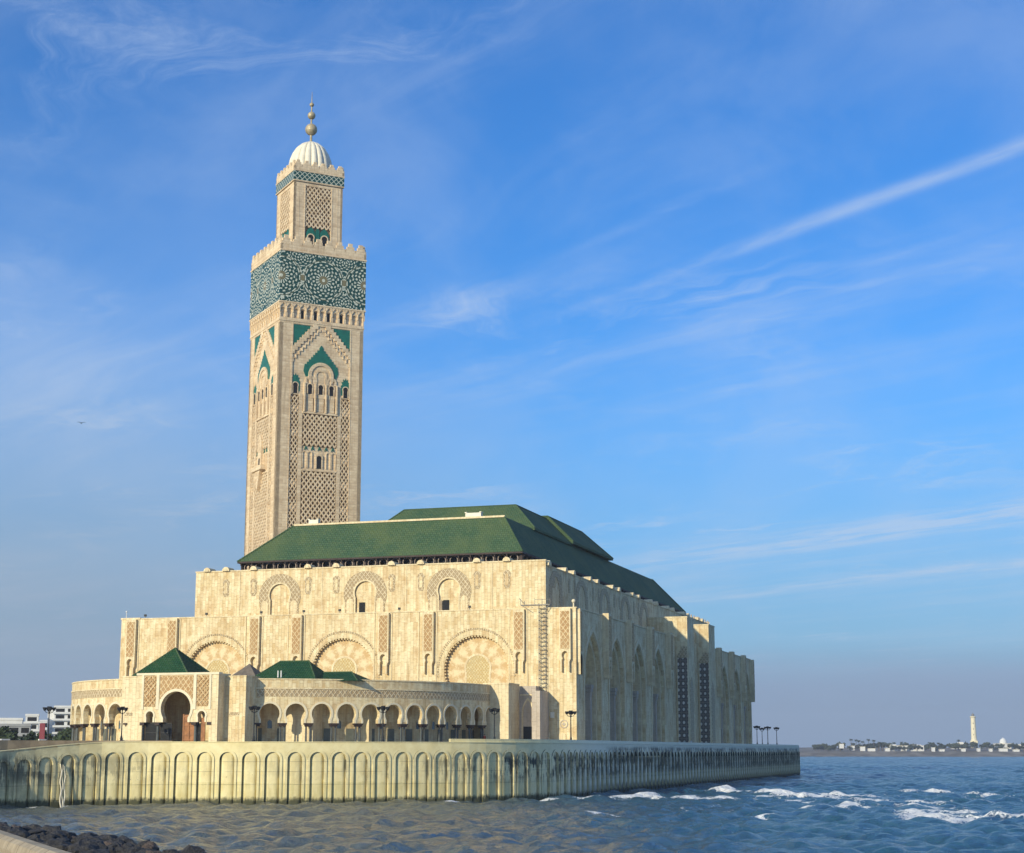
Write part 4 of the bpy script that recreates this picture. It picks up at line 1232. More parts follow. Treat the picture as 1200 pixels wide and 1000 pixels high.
    bk.build('lattice_backing', 'lattice_back', t); core.build('shaft', 'stone_minaret', t); pier.build('corner_piers', 'stone_minaret', t); sten.build('arch_field', 'stone_minaret', t)
    lat.build('lattice', 'stone_minaret', t); pan.build('window_panels', 'stone_minaret', t); mull.build('mullions', 'stone_minaret', t)
    tile.build('green_spandrels', 'green_tile', t); dark.build('windows', 'dark_void', t); rim.build('arch_rims', 'stone_minaret', t)
    # ---- cornice arcade
    wall, brk, drk = MB(), MB(), MB(); h = 12.68; n = 13; w = 2 * h / n
    for k in range(4):
        m = fm(k, h)
        for j in range(n):
            a = -h + j * w; c = a + w / 2; o = a_round(c, w * .33, 129.6, 127.4, 8)
            wall.cell(m, a, a + w, 126.6, 131.9, o, 0); wall.reveal(m, o, 0, .4, True)
            if j in (3, 5, 7, 9): drk.panel(m, [(c - .38, 127.4), (c + .38, 127.4), (c + .38, 129.9), (c - .38, 129.9)], .37)
            wall.panel(m, o, .4)
            brk.extr(m, [(a + .12, 130.5), (a + w / 2, 131.5), (a + w - .12, 130.5), (a + w - .12, 131.6), (a + .12, 131.6)], -.28, .02)
            brk.obox(m, a - .12, a + .12, 128.9, 131.6, -.22, .02)
        brk.obox(m, -h - .1, h + .1, 126.4, 126.75, -.12, .1)
    wall.build('cornice_arcade', 'stone_minaret', t); brk.build('cornice_brackets', 'stone_minaret', t); drk.build('cornice_windows', 'dark_void', t)
    lip = MB(); band = MB(); hb = 12.95
    for k in range(4):
        m = fm(k, hb)
        band.face([m(-hb, 132, 0), m(hb, 132, 0), m(hb, 146.6, 0), m(-hb, 146.6, 0)], [(-hb, -7.3), (hb, -7.3), (hb, 7.3), (-hb, 7.3)])
    lip.box(-hb - .1, hb + .1, -hb - .1, hb + .1, 131.6 - Zo, 132.0 - Zo); lip.box(-hb - .15, hb + .15, -hb - .15, hb + .15, 146.6 - Zo, 147.0 - Zo)
    band.build('mosaic_band', 'zellige_rosettes', t); lip.build('band_mouldings', 'stone_minaret', t)
    # ---- battlements
    def battlement(hh, z0, zp, zt, n, name):
        b = MB()
        for k in range(4):
            m = fm(k, hh)
            b.extr(m, [(-hh, z0), (hh, z0), (hh, zp), (-hh, zp)], 0, .7, True)
            w = 2 * hh / n
            for j in range(n):
                c = -hh + (j + .5) * w; a = w * .47; H_ = zt - zp
                P = [(c - a, zp), (c + a, zp), (c + a, zp + .3 * H_), (c + a * .72, zp + .3 * H_), (c + a * .72, zp + .62 * H_), (c + a * .40, zp + .62 * H_), (c + a * .40, zt), (c - a * .40, zt), (c - a * .40, zp + .62 * H_), (c - a * .72, zp + .62 * H_), (c - a * .72, zp + .3 * H_), (c - a, zp + .3 * H_)]
                b.extr(m, P, .003, .65, True)
        b.build(name, 'stone_minaret', t)
    battlement(12.95, 147.0, 148.7, 151.3, 8, 'battlement')
    # ---- lantern tower
    h = 7.45
    lc, lp, ll, lg, ld, lr = (MB() for _ in range(6))
    lc.box(-h + .8, h - .8, -h + .8, h - .8, 146 - Zo, 169.7 - Zo)
    for k in range(4):
        m = fm(k, h)
        for s in (-1, 1):
            lp.extr(m, [(s * h, 146), (s * h, 169.7), (s * 4.2, 169.7), (s * 4.2, 146)][::s], 0, .62)
            lr.obox(m, s * 4.15 - .18, s * 4.15 + .18, 146, 168.9, -.08, .92); lr.obox(m, s * 5.9 - .08, s * 5.9 + .08, 147, 169, -.05, .1)
            o = a_horse(s * 2.1, .85, 153.3, .7, 148.6, 12)
            ld.extr(m, o, .05, .62); lr.ring(m, o, a_horse(s * 2.1, 1.15, 153.3, 1.0, 148.6, 12), -.05, .6)
            lg.extr(m, a_point(s * 2.1, 1.45, 154.0, 156.4, 150.0, 10), .14, .6)
        lp.extr(m, [(-4.2, 168.6), (4.2, 168.6), (4.2, 169.7), (-4.2, 169.7)], .02, .62)
        lp.extr(m, [(-4.2, 146), (4.2, 146), (4.2, 150.2), (-4.2, 150.2)], .3, .62)
        lg.extr(m, a_point(0, .55, 155, 156.4, 151.6, 8), .08, .92)
        lr.obox(m, -.62, .62, 150.0, 151.6, .05, .6)
        ll.lattice(m, -4.0, 4.0, 156.2, 168.6, 1.33, 1.75, .24, .06, .82)
    lc.build('lantern_core', 'lattice_back', t); lp.build('lantern_walls', 'stone_minaret', t); ll.build('lantern_lattice', 'stone_minaret', t)
    lg.build('lantern_tiles', 'green_tile', t); ld.build('lantern_windows', 'dark_void', t); lr.build('lantern_rims', 'stone_minaret', t)
    fr, lip = MB(), MB(); hb = 7.75
    for k in range(4):
        m = fm(k, hb); fr.face([m(-hb, 170.0, 0), m(hb, 170.0, 0), m(hb, 172.7, 0), m(-hb, 172.7, 0)], [(-hb, -1.1), (hb, -1.1), (hb, 1.6), (-hb, 1.6)])
    lip.box(-hb - .05, hb + .05, -hb - .05, hb + .05, 169.65 - Zo, 170 - Zo); lip.box(-hb - .1, hb + .1, -hb - .1, hb + .1, 172.7 - Zo, 173.1 - Zo)
    fr.build('lantern_frieze', 'zellige_frieze', t); lip.build('lantern_mouldings', 'stone_minaret', t)
    battlement(7.75, 173.1, 174.2, 176.1, 6, 'lantern_battlement')
    # ---- ribbed dome and finial
    d = MB(); prof = [(6.3, 173.0), (6.6, 175.2), (6.55, 177.0), (6.15, 179.0), (5.4, 181.0), (4.3, 182.8), (2.8, 184.1), (1.3, 184.8), (.25, 185.0)]
    d.lathe([(r, z - Zo) for r, z in prof], n=160, lobes=20, amp=.085); d.build('dome', 'white_marble', t, smooth=True)
    f = MB(); f.tube((0, 0, 184.6 - Zo), (0, 0, 196.5 - Zo), .38, .2, 10); f.tube((0, 0, 196.5 - Zo), (0, 0, 200.8 - Zo), .2, .05, 8)
    fo = f.build('finial_rod', 'brass', t)
    for z, r in ((188.9, 1.8), (193.3, 1.18), (196.7, .68)):
        b = MB(); b.sphere((0, 0, z - Zo), r, 12); b.build('finial_ball', 'brass', fo, smooth=True)


build_minaret()
# ------------------------------------------------------------------ round arcades
def build_arcade(label, cx, cy, rad, arcs, s_start, s_end, end_right, inner_from=None):
    """arched gallery on a circle; arcs are arch-centre arc lengths"""
    m = circ(cx, cy, rad)
    t0 = m((s_start + s_end) / 2, TZ, 0)
    t = thing('arcade', label, 'arcade', (t0[0], t0[1], TZ))
    TOP = 20.13; w, ar, cb, fz = MB(), MB(), MB(), MB()
    SPn = 4.49
    IM = 12.75; ZC, RA = 14.35, 1.72
    x = s_start
    def plainwall(mb, a, b, z0, z1, d, n=None):
        n = n or max(1, int((b - a) / 1.2))
        for k in range(n):
            p, q = a + (b - a) * k / n, a + (b - a) * (k + 1) / n
            mb.panel(m, [(p, z0), (q, z0), (q, z1), (p, z1)], d)
    def arcstrip(mb, a, b, z0, z1, d0, d1):
        n = max(1, int((b - a) / 1.2))
        for k in range(n):
            p, q = a + (b - a) * k / n, a + (b - a) * (k + 1) / n
            mb.extr(m, [(p, z0), (q, z0), (q, z1), (p, z1)], d0, d1)
    cols = []
    for c in arcs:
        a, b = c - SPn / 2, c + SPn / 2
        if a > x + .02: plainwall(w, x, a, BZ, TOP, 0)
        o = a_horse(c, RA, ZC, 1.42, IM, 14)
        w.cell(m, a, b, IM, TOP, o, 0); w.reveal(m, o, 0, .9)
        # the back of the same wall
        w.cell(m, a, b, IM, TOP, o, .9)
        w.panel(m, [(a, IM), (c - 1.42, IM), (c - 1.42, IM + .01), (a, IM + .01)], 0)
        for s0, s1 in ((a, c - 1.42), (c + 1.42, b)):
            w.face([m(s0, IM, 0), m(s1, IM, 0), m(s1, IM, .9), m(s0, IM, .9)])
        ar.ring(m, a_horse(c, RA + .02, ZC, 1.44, IM, 14), a_horse(c, RA + .36, ZC, 1.78, IM, 14), -.09, .02)
        x = b
        cols += [a]
    cols.append(x)
    if s_end > x + .02: plainwall(w, x, s_end, BZ, TOP, 0)
    n = max(2, int((s_end - s_start) / 1.2))
    for k in range(n):       # flat roof over the gallery
        p, q = s_start + (s_end - s_start) * k / n, s_start + (s_end - s_start) * (k + 1) / n
        w.face([m(p, TOP - .1, 0), m(q, TOP - .1, 0), m(q, TOP - .1, 4.35), m(p, TOP - .1, 4.35)])
        w.face([m(p, 16.9, .9), m(q, 16.9, .9), m(q, 16.9, 4.35), m(p, 16.9, 4.35)])
    w.face([m(s_end, BZ, 0), m(s_end, BZ, 4.35), m(s_end, TOP, 4.35), m(s_end, TOP, 0)])
    w.face([m(s_start, BZ, 0), m(s_start, BZ, 4.35), m(s_start, TOP, 4.35), m(s_start, TOP, 0)])
    wall = w.build('wall', 'stone', t); ar.build('arch_mouldings', 'plaster', t)
    arcstrip(cb, arcs[0] - SPn / 2, arcs[-1] + SPn / 2, 17.25, 18.55, -.04, .01); cb.build('carved_band', 'carved_stone', wall)
    arcstrip(fz, s_start, s_end, 18.55, 18.8, -.14, .01); arcstrip(fz, s_start, s_end, TOP, TOP + .22, -.1, .8); fz.build('cornice', 'stone_pale', wall)
    # columns in dark marble, each with base and capital
    for s in cols:
        c = MB()
        for off in (-.36, .36) if 0 < cols.index(s) < len(cols) - 1 else (0,):
            p = m(s + off, 0, .45); c.tube((p[0], p[1], TZ), (p[0], p[1], IM - .55), .18, .16, 10)
        col = c.build('column', 'dark_marble', t)
        k = MB(); k.obox(m, s - .78, s + .78, IM - .28, IM, -.12, 1.0); k.obox(m, s - .62, s + .62, IM - .58, IM - .27, 0, .9); k.build('capital', 'dark_wood', col)
        k = MB(); k.obox(m, s - .66, s + .66, TZ - .02, TZ + .28, 0, .9); k.build('base', 'grey_marble', col)
    # inner wall of the gallery, dado panels and small windows
    iw, dd, wn, fr = MB(), MB(), MB(), MB(); D = 4.3
    a0 = s_start if inner_from is None else inner_from
    plainwall(iw, a0, s_end, BZ, 17.0, D); iw.build('inner_wall', 'stone', t)
    for i, c in enumerate(arcs):
        if c < a0 + 1: continue
        wn.extr(m, a_round(c, .42, 12.9, 11.9, 8), D - .06, D + .02); fr.ring(m, a_round(c, .44, 12.9, 11.9, 8), a_round(c, .68, 12.9, 11.75, 8), D - .14, D + .02)
        for q in (-1, 1): dd.obox(m, c + q * 2.2 - .75, c + q * 2.2 + .75, TZ, 11.9, D - .12 - (.004 if q > 0 else 0), D + .02)
    dd.build('dado_panels', 'grey_marble', t)
    if wn.v: wn.build('small_windows', 'blue_glass', t); fr.build('window_frames', 'stone_pale', t)
    return t


RIG = 46.55
build_arcade('long curved arcade of horseshoe arches on dark columns right of the gatehouse pier', -60.7, -6.75, RIG, [R(24.62 + 5.53 * i) * RIG for i in range(12)], R(20.5) * RIG, R(89.5) * RIG, True)
build_arcade('short sunlit curved arcade of five arches at the far left of the gatehouse', -56.3, -22.7, 34.45, [R(-19.5 - 7.47 * i) * 34.45 for i in range(7)][::-1], R(-69) * 34.45, R(-15.5) * 34.45, False)


def build_end_wall():
    t = MB(); t.box(-15.6, -10.56, -10.0, -3.21, BZ, 20.45)
    o = tag(t.build('end_wall', 'stone_pale', org=(-13, -6.6, BZ)), 'pale square end wall closing the right end of the long arcade', 'wall')
    c = MB(); c.box(-15.7, -10.46, -10.1, -3.3, 20.45, 20.7)
    k = c.build('coping', 'stone_pale', None, org=(-13, -6.6, BZ)); k.parent = o; k.location = (0, 0, 0)


build_end_wall()


def build_gatehouse():
    """pavilion with a great horseshoe arch and a pyramid roof"""
    Y = -58.0; F = wallX(Y)
    t = thing('gatehouse', 'sunlit stone gatehouse with a great horseshoe arch, lattice panels and a green pyramid roof', 'gatehouse', (-54.4, Y, TZ))
    X0, X1, TP = -62.15, -46.55, 21.1
    w, rm, lt, bk = MB(), MB(), MB(), MB()
    IM = 12.85
    big = a_horse(-54.5, 2.85, 15.2, 2.35, IM, 26)
    sl = a_horse(-59.45, .72, 14.0, .62, IM, 12); sr = a_horse(-49.55, .72, 14.0, .62, IM, 12)
    w.cell(F, -60.9, -58.0, IM, TP, sl); w.cell(F, -58.0, -51.0, IM, TP, big); w.cell(F, -51.0, -48.1, IM, TP, sr)
    for o in (big, sl, sr): w.reveal(F, o, 0, 1.1)
    w.cell(F, -60.9, -58.0, IM, TP, sl, 1.1); w.cell(F, -58.0, -51.0, IM, TP, big, 1.1); w.cell(F, -51.0, -48.1, IM, TP, sr, 1.1)
    for a, b in ((-60.9, -60.07), (-58.83, -56.85), (-52.15, -50.17), (-48.93, -48.1)):
        w.face([F(a, IM, 0), F(b, IM, 0), F(b, IM, 1.1), F(a, IM, 1.1)])
    w.box(X0, -60.9, Y, Y + 1.1, BZ, TP); w.box(-48.1, X1, Y, Y + 1.1, BZ, TP)
    w.box(X0, X0 + 1.0, Y + 1.1, Y + 14.5, BZ, TP - .05); w.box(X1 - 1.0, X1, Y + 1.1, Y + 4.5, BZ, TP - .05)
    w.face([(X0 + 1, Y + 1.1, TP - .8), (X1 - 1, Y + 1.1, TP - .8), (X1 - 1, Y + 14.5, TP - .8), (X0 + 1, Y + 14.5, TP - .8)])
    wall = w.build('wall', 'stone_pale', t)
    # inner hall with an arch through to the light
    i = MB(); m2 = wallX(Y + 9.0); o = a_round(-55.2, 1.2, 13.6, 10, 10)
    i.cell(m2, X0 + 1, -52.0, BZ, TP - .8, a_round(-55.2, 1.2, 13.6, BZ + .3, 12), 0); i.panel(m2, [(-52, BZ), (X1 - 1, BZ), (X1 - 1, TP - .8), (-52, TP - .8)], 0)
    i.build('inner_wall', 'stone', t)
    d = MB(); d.obox(m2, -56.6, -53.8, TZ, 11.6, -.2, -.02); d.build('inner_dado', 'grey_marble', t)
    for s in (-60.9, -58.0, -51.0, -48.1):
        p = MB(); c0 = -.1 if s < -54 else .1
        p.tube((s + c0, Y + .55, TZ), (s + c0, Y + .55, IM - .5), .27, .24, 12); c = p.build('column', 'dark_marble', t)
        q = MB(); q.box(s - .42, s + .42, Y - .1, Y + 1.2, IM - .5, IM - .001); q.build('capital', 'dark_wood', c)
    # gates: dark grilles and a carved wooden screen
    def grille(x0, x1, z1, nm):
        g = MB(); yy = Y + .75
        for k in range(int((x1 - x0) / .22) + 1): g.box(x0 + .22 * k, x0 + .22 * k + .09, yy, yy + .08, TZ, z1)
        for z in (TZ + .15, (TZ + z1) / 2, z1 - .1): g.box(x0, x1, yy - .03, yy + .11, z, z + .12)
        g.box(x0, x1, yy + .2, yy + .25, TZ, z1 - .15)
        g.build(nm, 'dark_metal', t)
    grille(-60.6, -58.3, IM - .1, 'gate'); grille(-57.7, -55.6, IM - .1, 'gate'); grille(-51.0, -49.9, IM - .2, 'gate')
    g = MB(); g.box(-53.4, -53.15, Y + .6, Y + .9, TZ, 14.2); g.box(-51.3, -51.05, Y + .6, Y + .9, TZ, 14.0); g.box(-53.15, -51.3, Y + .68, Y + .82, TZ, 14.1)
    for k in range(6): g.box(-53.15, -51.3, Y + .58, Y + .67, TZ + .5 + k * .78, TZ + .68 + k * .78)
    g.box(-52.3, -52.1, Y + .55, Y + .66, TZ, 14.1)
    g.build('wooden_screen', 'red_wood', t)
    g = MB(); g.box(-49.95, -49.2, Y + .7, Y + .85, TZ, 13.6); g.build('wooden_door', 'red_wood', t)
    rm.ring(F, big, a_horse(-54.5, 3.3, 15.2, 2.8, IM, 26), -.12, .02); rm.ring(F, sl, a_horse(-59.45, 1.05, 14.0, .95, IM, 12), -.12, .02); rm.ring(F, sr, a_horse(-49.55, 1.05, 14.0, .95, IM, 12), -.12, .02)
    for a, b in ((X0, X1),): rm.obox(F, a - .1, b + .1, TP - .25, TP + .12, -.15, 1.2)
    for x in (-58.05, -50.95): rm.obox(F, x - .28, x + .28, 15.0, TP - .25, -.16, .01)
    for x in (-60.95, -48.05): rm.obox(F, x - .2, x + .2, 15.0, TP - .25, -.14, .01)
    rm.build('mouldings', 'plaster', t)
    for a, b, z0 in ((-60.7, -58.4, 15.5), (-50.6, -48.3, 15.5)):
        l = MB(); l.panel(F, [(a, z0), (b, z0), (b, TP - .4), (a, TP - .4)], -.012); l.lattice(F, a, b, z0, TP - .4, .8, .8, .15, -.14, .0); l.build('lattice_panel', 'carved_orange', wall)
    l = MB(); o = a_horse(-54.5, 3.32, 15.2, 2.82, IM, 20); o = [q for q in o if q[1] > 16.4]
    P = [(-57.65, o[0][1]), o[0]] + o[1:-1] + [o[-1], (-51.35, o[-1][1]), (-51.35, TP - .4), (-57.65, TP - .4)]
    l.extr(F, P, -.07, .01); l.build('lattice_panel', 'carved_orange', wall)
    # pyramid roof set back behind the parapet
    r = MB(); x0, x1, y0, y1, z0 = -67.2, -54.6, -53.0, -41.0, 20.35; ap = ((x0 + x1) / 2 - .2, -47.0, 26.15)
    B = [(x0, y0, z0), (x1, y0, z0), (x1, y1, z0), (x0, y1, z0)]
    for k in range(4): r.face([B[k], B[(k + 1) % 4], ap])
    r.face(B[::-1]); ro = r.build('pyramid_roof', 'roof_tile_dark', t)
    h = MB()
    for b in B: h.tube(b, ap, .14, n=6)
    h.build('hip_tiles', 'roof_tile', ro)
    r = MB(); x0, x1, y0, y1 = -52.2, -44.9, -46, -39; z0 = 20.0; ap = ((x0 + x1) / 2, -42.5, 23.4); B = [(x0, y0, z0), (x1, y0, z0), (x1, y1, z0), (x0, y1, z0)]
    for k in range(4): r.face([B[k], B[(k + 1) % 4], ap])
    r.face(B[::-1]); r.build('rear_roof', 'shaded_brown_stone', t)
    # lower shoulder on the left and the plain pier on the right
    s = MB(); s.box(-65.1, X0 - .01, Y + .05, Y + 9, BZ, 20.55); s.box(-65.2, X0 - .02, Y - .05, Y + 9, 20.55, 20.75); s.build('shoulder', 'stone_pale', t)
    q = MB(); q.obox(wallX(Y + .05), -64.4, -62.9, 14.0, 14.5, -.07, .01); q.build('carved_tablet', 'carved_stone', t)
    s = MB(); s.box(-46.0, -41.75, Y + .9, Y + 6.0, BZ, 20.5); s.box(-46.08, -41.67, Y + .8, Y + 6.0, 20.5, 20.7)
    p = tag(s.build('gate_pier', 'stone', org=(-43.9, Y + 4, BZ)), 'plain square stone pier between the gatehouse and the long arcade', 'pier')
    q = MB(); q.obox(wallX(Y + .9), -44.8, -42.9, 14.0, 14.5, -.07, .01); k = q.build('carved_tablet', 'carved_stone', None, org=(-43.9, Y + 4, BZ)); k.parent = p; k.location = (0, 0, 0)
    t.location += Vector((-1.1, 2.0, 0)); p.location += Vector((-1.92, 3.5, 0))


build_gatehouse()


def build_annex():
    t = thing('annex', 'low building with a green hipped roof showing above the left end of the long arcade', 'building', (-40, -38, TZ))
    def hip(x0, x1, y0, y1, z0, r0, r1, z1, nm):
        r = MB(); ym = (y0 + y1) / 2; B = [(x0, y0, z0), (x1, y0, z0), (x1, y1, z0), (x0, y1, z0)]; a, b = (r0, ym, z1), (r1, ym, z1)
        r.face([B[0], B[1], b, a]); r.face([B[1], B[2], b]); r.face([B[2], B[3], a, b]); r.face([B[3], B[0], a]); r.face(B[::-1])
        o = r.build(nm, 'roof_tile_dark', t)
        h = MB()
        for p, q in ((B[0], a), (B[1], b), (a, b)): h.tube(p, q, .13, n=6)
        h.build('hip_tiles', 'roof_tile', o)
    hip(-47.6, -34.6, -45, -35, 20.2, -43.8, -38.2, 23.75, 'hip_roof')
    hip(-39.5, -27.6, -43, -34, 20.05, -38.3, -30.6, 21.75, 'low_roof')
    w = MB(); w.box(-47.0, -35.2, -44.4, -35.6, BZ, 20.15); w.box(-35.1, -28.2, -36.0, -34.6, BZ, 20.0); w.build('walls', 'stone_pale', t)
    c = MB()
    for x in (-42.2, -41.6): c.tube((x, -44.2, 20.6), (x, -44.2, 21.9), .12, n=6)
    c.build('vent_pipes', 'white_paint', t)


build_annex()


# ------------------------------------------------------------------ street lamps
def lamps():
    spots = [((-71.4, -70.0), 'alone at the left, in front of the white town buildings'), ((-60.6, -65.0), 'before the short left arcade, beside the gatehouse'), ((-36.6, -64.5), 'at the left end of the long arcade, by the plain pier'),
             ((-17.4, -56.2), 'before the middle of the long arcade'), ((-4.0, -38.5), 'at the right end of the long arcade'), ((3.3, -16.0), 'on the quay by the lit corner of the hall'),
             ((4.4, 182.2), 'nearest the hall among the four on the far quay'), ((-1.5, 227.5), 'shortest of the four on the far quay'), ((5.0, 198.1), 'third from the left of the four on the far quay'), ((5.2, 214.2), 'outermost of the four on the far quay')]
    proto = None
    for (x, y), wtxt in spots:
        lb = 'street lamp ' + wtxt
        if proto is None:
            proto = thing('street_lamp', lb, 'street lamp', (x, y, TZ), group='street lamps round the terrace', local=True)
            a = MB(); a.lathe([(.30, 0), (.30, .35), (.2, .5), (.17, 1.0), (.11, 1.2), (.085, 4.7), (.13, 4.75), (.13, 4.95), (.02, 5.0)], n=12); a.build('pole', 'dark_metal', proto, smooth=True)
            for k in range(4):
                an = PI / 4 + k * PI / 2; dx, dy = math.cos(an), math.sin(an)
                b = MB(); b.tube((0, 0, 4.8), (dx * .55, dy * .55, 5.0), .05, n=6); b.tube((dx * .55, dy * .55, 5.0), (dx * .75, dy * .75, 5.25), .05, n=6); ar = b.build('arm', 'dark_metal', proto)
                b = MB(); b.lathe([(.06, 5.2), (.24, 5.35), (.36, 5.75), (.33, 5.8), (.2, 5.6)], (dx * .75, dy * .75), 10); b.build('lamp_cup', 'dark_metal', ar)
            b = MB(); b.lathe([(.06, 4.95), (.08, 5.3), (.26, 5.45), (.38, 5.9), (.34, 5.95), (.2, 5.7)], n=10); b.build('lamp_cup', 'dark_metal', proto)
        else:
            dup(proto, (x, y, TZ), rnd.uniform(0, 1.5), lb)


lamps()


# ------------------------------------------------------------------ people on the terrace
def person(loc, h, label, cloth, rz=0.0):
    """standing figure grown as one skinned surface, with hair and clothing as parts"""
    t = thing('person', label, 'person', loc, rz, local=True)
    k = h / 1.75
    J = [(0, 0, .93), (0, 0, 1.15), (0, 0, 1.42), (0, -.01, 1.52), (0, -.02, 1.62), (0, -.02, 1.72),
         (.19, 0, 1.40), (.24, .02, 1.13), (.23, -.08, .90), (.235, -.10, .80), (-.19, 0, 1.40), (-.24, .02, 1.13), (-.23, -.08, .90), (-.235, -.10, .80),
         (.09, 0, .88), (.10, -.02, .48), (.10, .01, .09), (.11, -.13, .03), (-.09, 0, .88), (-.10, .03, .48), (-.10, .08, .09), (-.11, -.06, .03)]
    E_ = [(0, 1), (1, 2), (2, 3), (3, 4), (4, 5), (2, 6), (6, 7), (7, 8), (8, 9), (2, 10), (10, 11), (11, 12), (12, 13), (0, 14), (14, 15), (15, 16), (16, 17), (0, 18), (18, 19), (19, 20), (20, 21)]
    RD = [.15, .14, .16, .06, .10, .085, .07, .05, .035, .04, .07, .05, .035, .04, .09, .06, .042, .04, .09, .06, .042, .04]
    me = bpy.data.meshes.new('body'); me.from_pydata([tuple(c * k for c in p) for p in J], E_, [])
    me.materials.append(MATS['skin'])
    o = bpy.data.objects.new('body', me); COL.objects.link(o); o.parent = t
    sk = o.modifiers.new('skin', 'SKIN'); sv = me.skin_vertices[0].data
    for i, r in enumerate(RD): sv[i].radius = (r * k, r * k)
    sv[0].use_root = True
    o.modifiers.new('sub', 'SUBSURF').levels = 1
    c = MB(); c.lathe([(.27 * k, .10 * k), (.24 * k, .5 * k), (.21 * k, .9 * k), (.23 * k, 1.2 * k), (.24 * k, 1.38 * k), (.10 * k, 1.5 * k)], n=14); c.build('robe', cloth, t, smooth=True)
    for s in (-1, 1):
        c = MB(); c.tube((.2 * k * s, 0, 1.42 * k), (.25 * k * s, .02, 1.12 * k), .085 * k, .07 * k, 8); c.tube((.25 * k * s, .02, 1.12 * k), (.235 * k * s, -.08, .9 * k), .07 * k, .055 * k, 8); c.build('sleeve', cloth, t)
    c = MB(); c.lathe([(.112 * k, 1.60 * k), (.125 * k, 1.68 * k), (.105 * k, 1.77 * k), (.03 * k, 1.81 * k)], (0, .012), 12); c.build('hair', 'black_cloth', t)


person((-13.9, -14.3, TZ), 1.72, 'person in a long dark red robe standing between the last columns of the long arcade', 'dark_red_cloth', .6)
person((-84.5, -66.0, TZ), 1.75, 'small person in pale clothes standing near the lamp at the left edge of the terrace', 'pale_cloth', .2)
person((-96.5, -58.0, TZ), 1.78, 'small person in black clothes walking at the far left edge of the terrace', 'black_cloth', -.4)
b = MB(); b.lathe([(.2, 0), (.2, .9), (.15, 1.0), (.01, 1.05)], n=10)
tag(b.build('bollard', 'white_paint', org=(0, 0, 0)), 'white bollard on the quay beside the portal towers', 'bollard').location = (5.0, 84, TZ)
# ------------------------------------------------------------------ foreground shore
def foreground():
    o = Vector((70.65, -291.8)); d = Vector((.66, -.75)).normalized(); n = Vector((.75, .66)).normalized()
    # kerb line, curving round towards the camera's left
    pts = []
    for k in range(-14, 26):
        s = k * 1.0; bend = -.0035 * max(0, s - 4) ** 2 + .010 * min(0, s + 2) ** 2
        p = o + d * s - n * bend * 1.0
        pts.append(p)
    def off(i, q):
        a = pts[max(0, i - 1)]; b = pts[min(len(pts) - 1, i + 1)]; t = (b - a).normalized(); return pts[i] + Vector((-t.y, t.x)) * q
    cb = MB(); prof = [(-.19, 6.35), (-.20, 6.58), (-.16, 6.69), (-.08, 6.74), (.08, 6.74), (.16, 6.69), (.20, 6.58), (.19, 6.0)]
    L = 0
    for i in range(len(pts) - 1):
        l2 = L + (pts[i + 1] - pts[i]).length
        for a, b in zip(prof[:-1], prof[1:]):
            cb.face([(*off(i, a[0]), a[1]), (*off(i + 1, a[0]), a[1]), (*off(i + 1, b[0]), b[1]), (*off(i, b[0]), b[1])], [(L, a[0]), (l2, a[0]), (l2, b[0]), (L, b[0])])
        L = l2
    for i in (0, len(pts) - 1): cb.face([(*off(i, a[0]), a[1]) for a in prof])
    tag(cb.build('promenade_kerb', 'curb_stone', org=(70.6, -291.8, 6.4), smooth=True), 'weathered rounded stone kerb curving along the near promenade', 'kerb')
    pv = MB(); pv.face([(*off(i, -.2), 6.4) for i in range(len(pts))] + [(120, -330, 6.4), (120, -420, 6.4), (-200, -420, 6.4), (-60, -250, 6.4)])
    tag(pv.build('pavement', 'asphalt'), kind='structure')
    sl = MB()
    for i in range(len(pts) - 1):
        for (a, za), (b, zb) in (((.1, 6.2), (3.2, 6.0)), ((3.2, 6.0), (9.5, -1.2))):
            sl.face([(*off(i, a), za), (*off(i + 1, a), za), (*off(i + 1, b), zb), (*off(i, b), zb)])
    tag(sl.build('shore_slope', 'rock'), kind='structure')
    shapes = []
    for k in range(7):
        import bmesh
        bm = bmesh.new(); bmesh.ops.create_icosphere(bm, subdivisions=3, radius=1)
        sx, sy, sz = rnd.uniform(.8, 1.25), rnd.uniform(.7, 1.0), rnd.uniform(.5, .75); sd_ = Vector((k * 13.1, k * 3.7, 1))
        for v in bm.verts:
            c = v.co.copy(); q = 1 + .35 * mnoise.noise(c * 1.1 + sd_) + .10 * mnoise.noise(c * 3 + sd_)
            f = Vector((round(c.x * 1.6) / 1.6, round(c.y * 1.6) / 1.6, round(c.z * 1.6) / 1.6)); c = c.lerp(f, .35) * q
            v.co = Vector((c.x * sx, c.y * sy, c.z * sz))
        me = bpy.data.meshes.new('boulder'); bm.to_mesh(me); bm.free(); me.materials.append(MATS['rock']); shapes.append(me)
    n_ = 0
    for k in range(290):
        i = rnd.randrange(0, len(pts) - 18); q = rnd.uniform(.6, 4.2) if k < 240 else rnd.uniform(5.0, 8.6)
        p = off(i, q) + d * rnd.uniform(-.5, .5)
        z = 6.12 + .10 * math.sin(min(q, 3.2)) if q < 3.4 else 6.0 - (q - 3.4) * 1.15
        r = rnd.uniform(.14, .30) * (1.0 if q < 3.4 else 1.5)
        b = bpy.data.objects.new('boulder', rnd.choice(shapes)); COL.objects.link(b)
        b.location = (p.x, p.y, z + (.05 if q > .9 else -.1)); b.rotation_euler = (rnd.uniform(-.4, .4), rnd.uniform(-.4, .4), rnd.uniform(0, 6.28)); b.scale = (r, r, r)
        tag(b, 'dark rough boulder in the heap of rocks beside the near promenade kerb', 'boulder', 'boulders along the near shore')


foreground()


# ------------------------------------------------------------------ headland across the bay
HX = Vector((math.cos(R(YAW)), math.sin(R(YAW)))); HY = Vector((-math.sin(R(YAW)), math.cos(R(YAW))))
C2 = Vector(CAMP[:2])


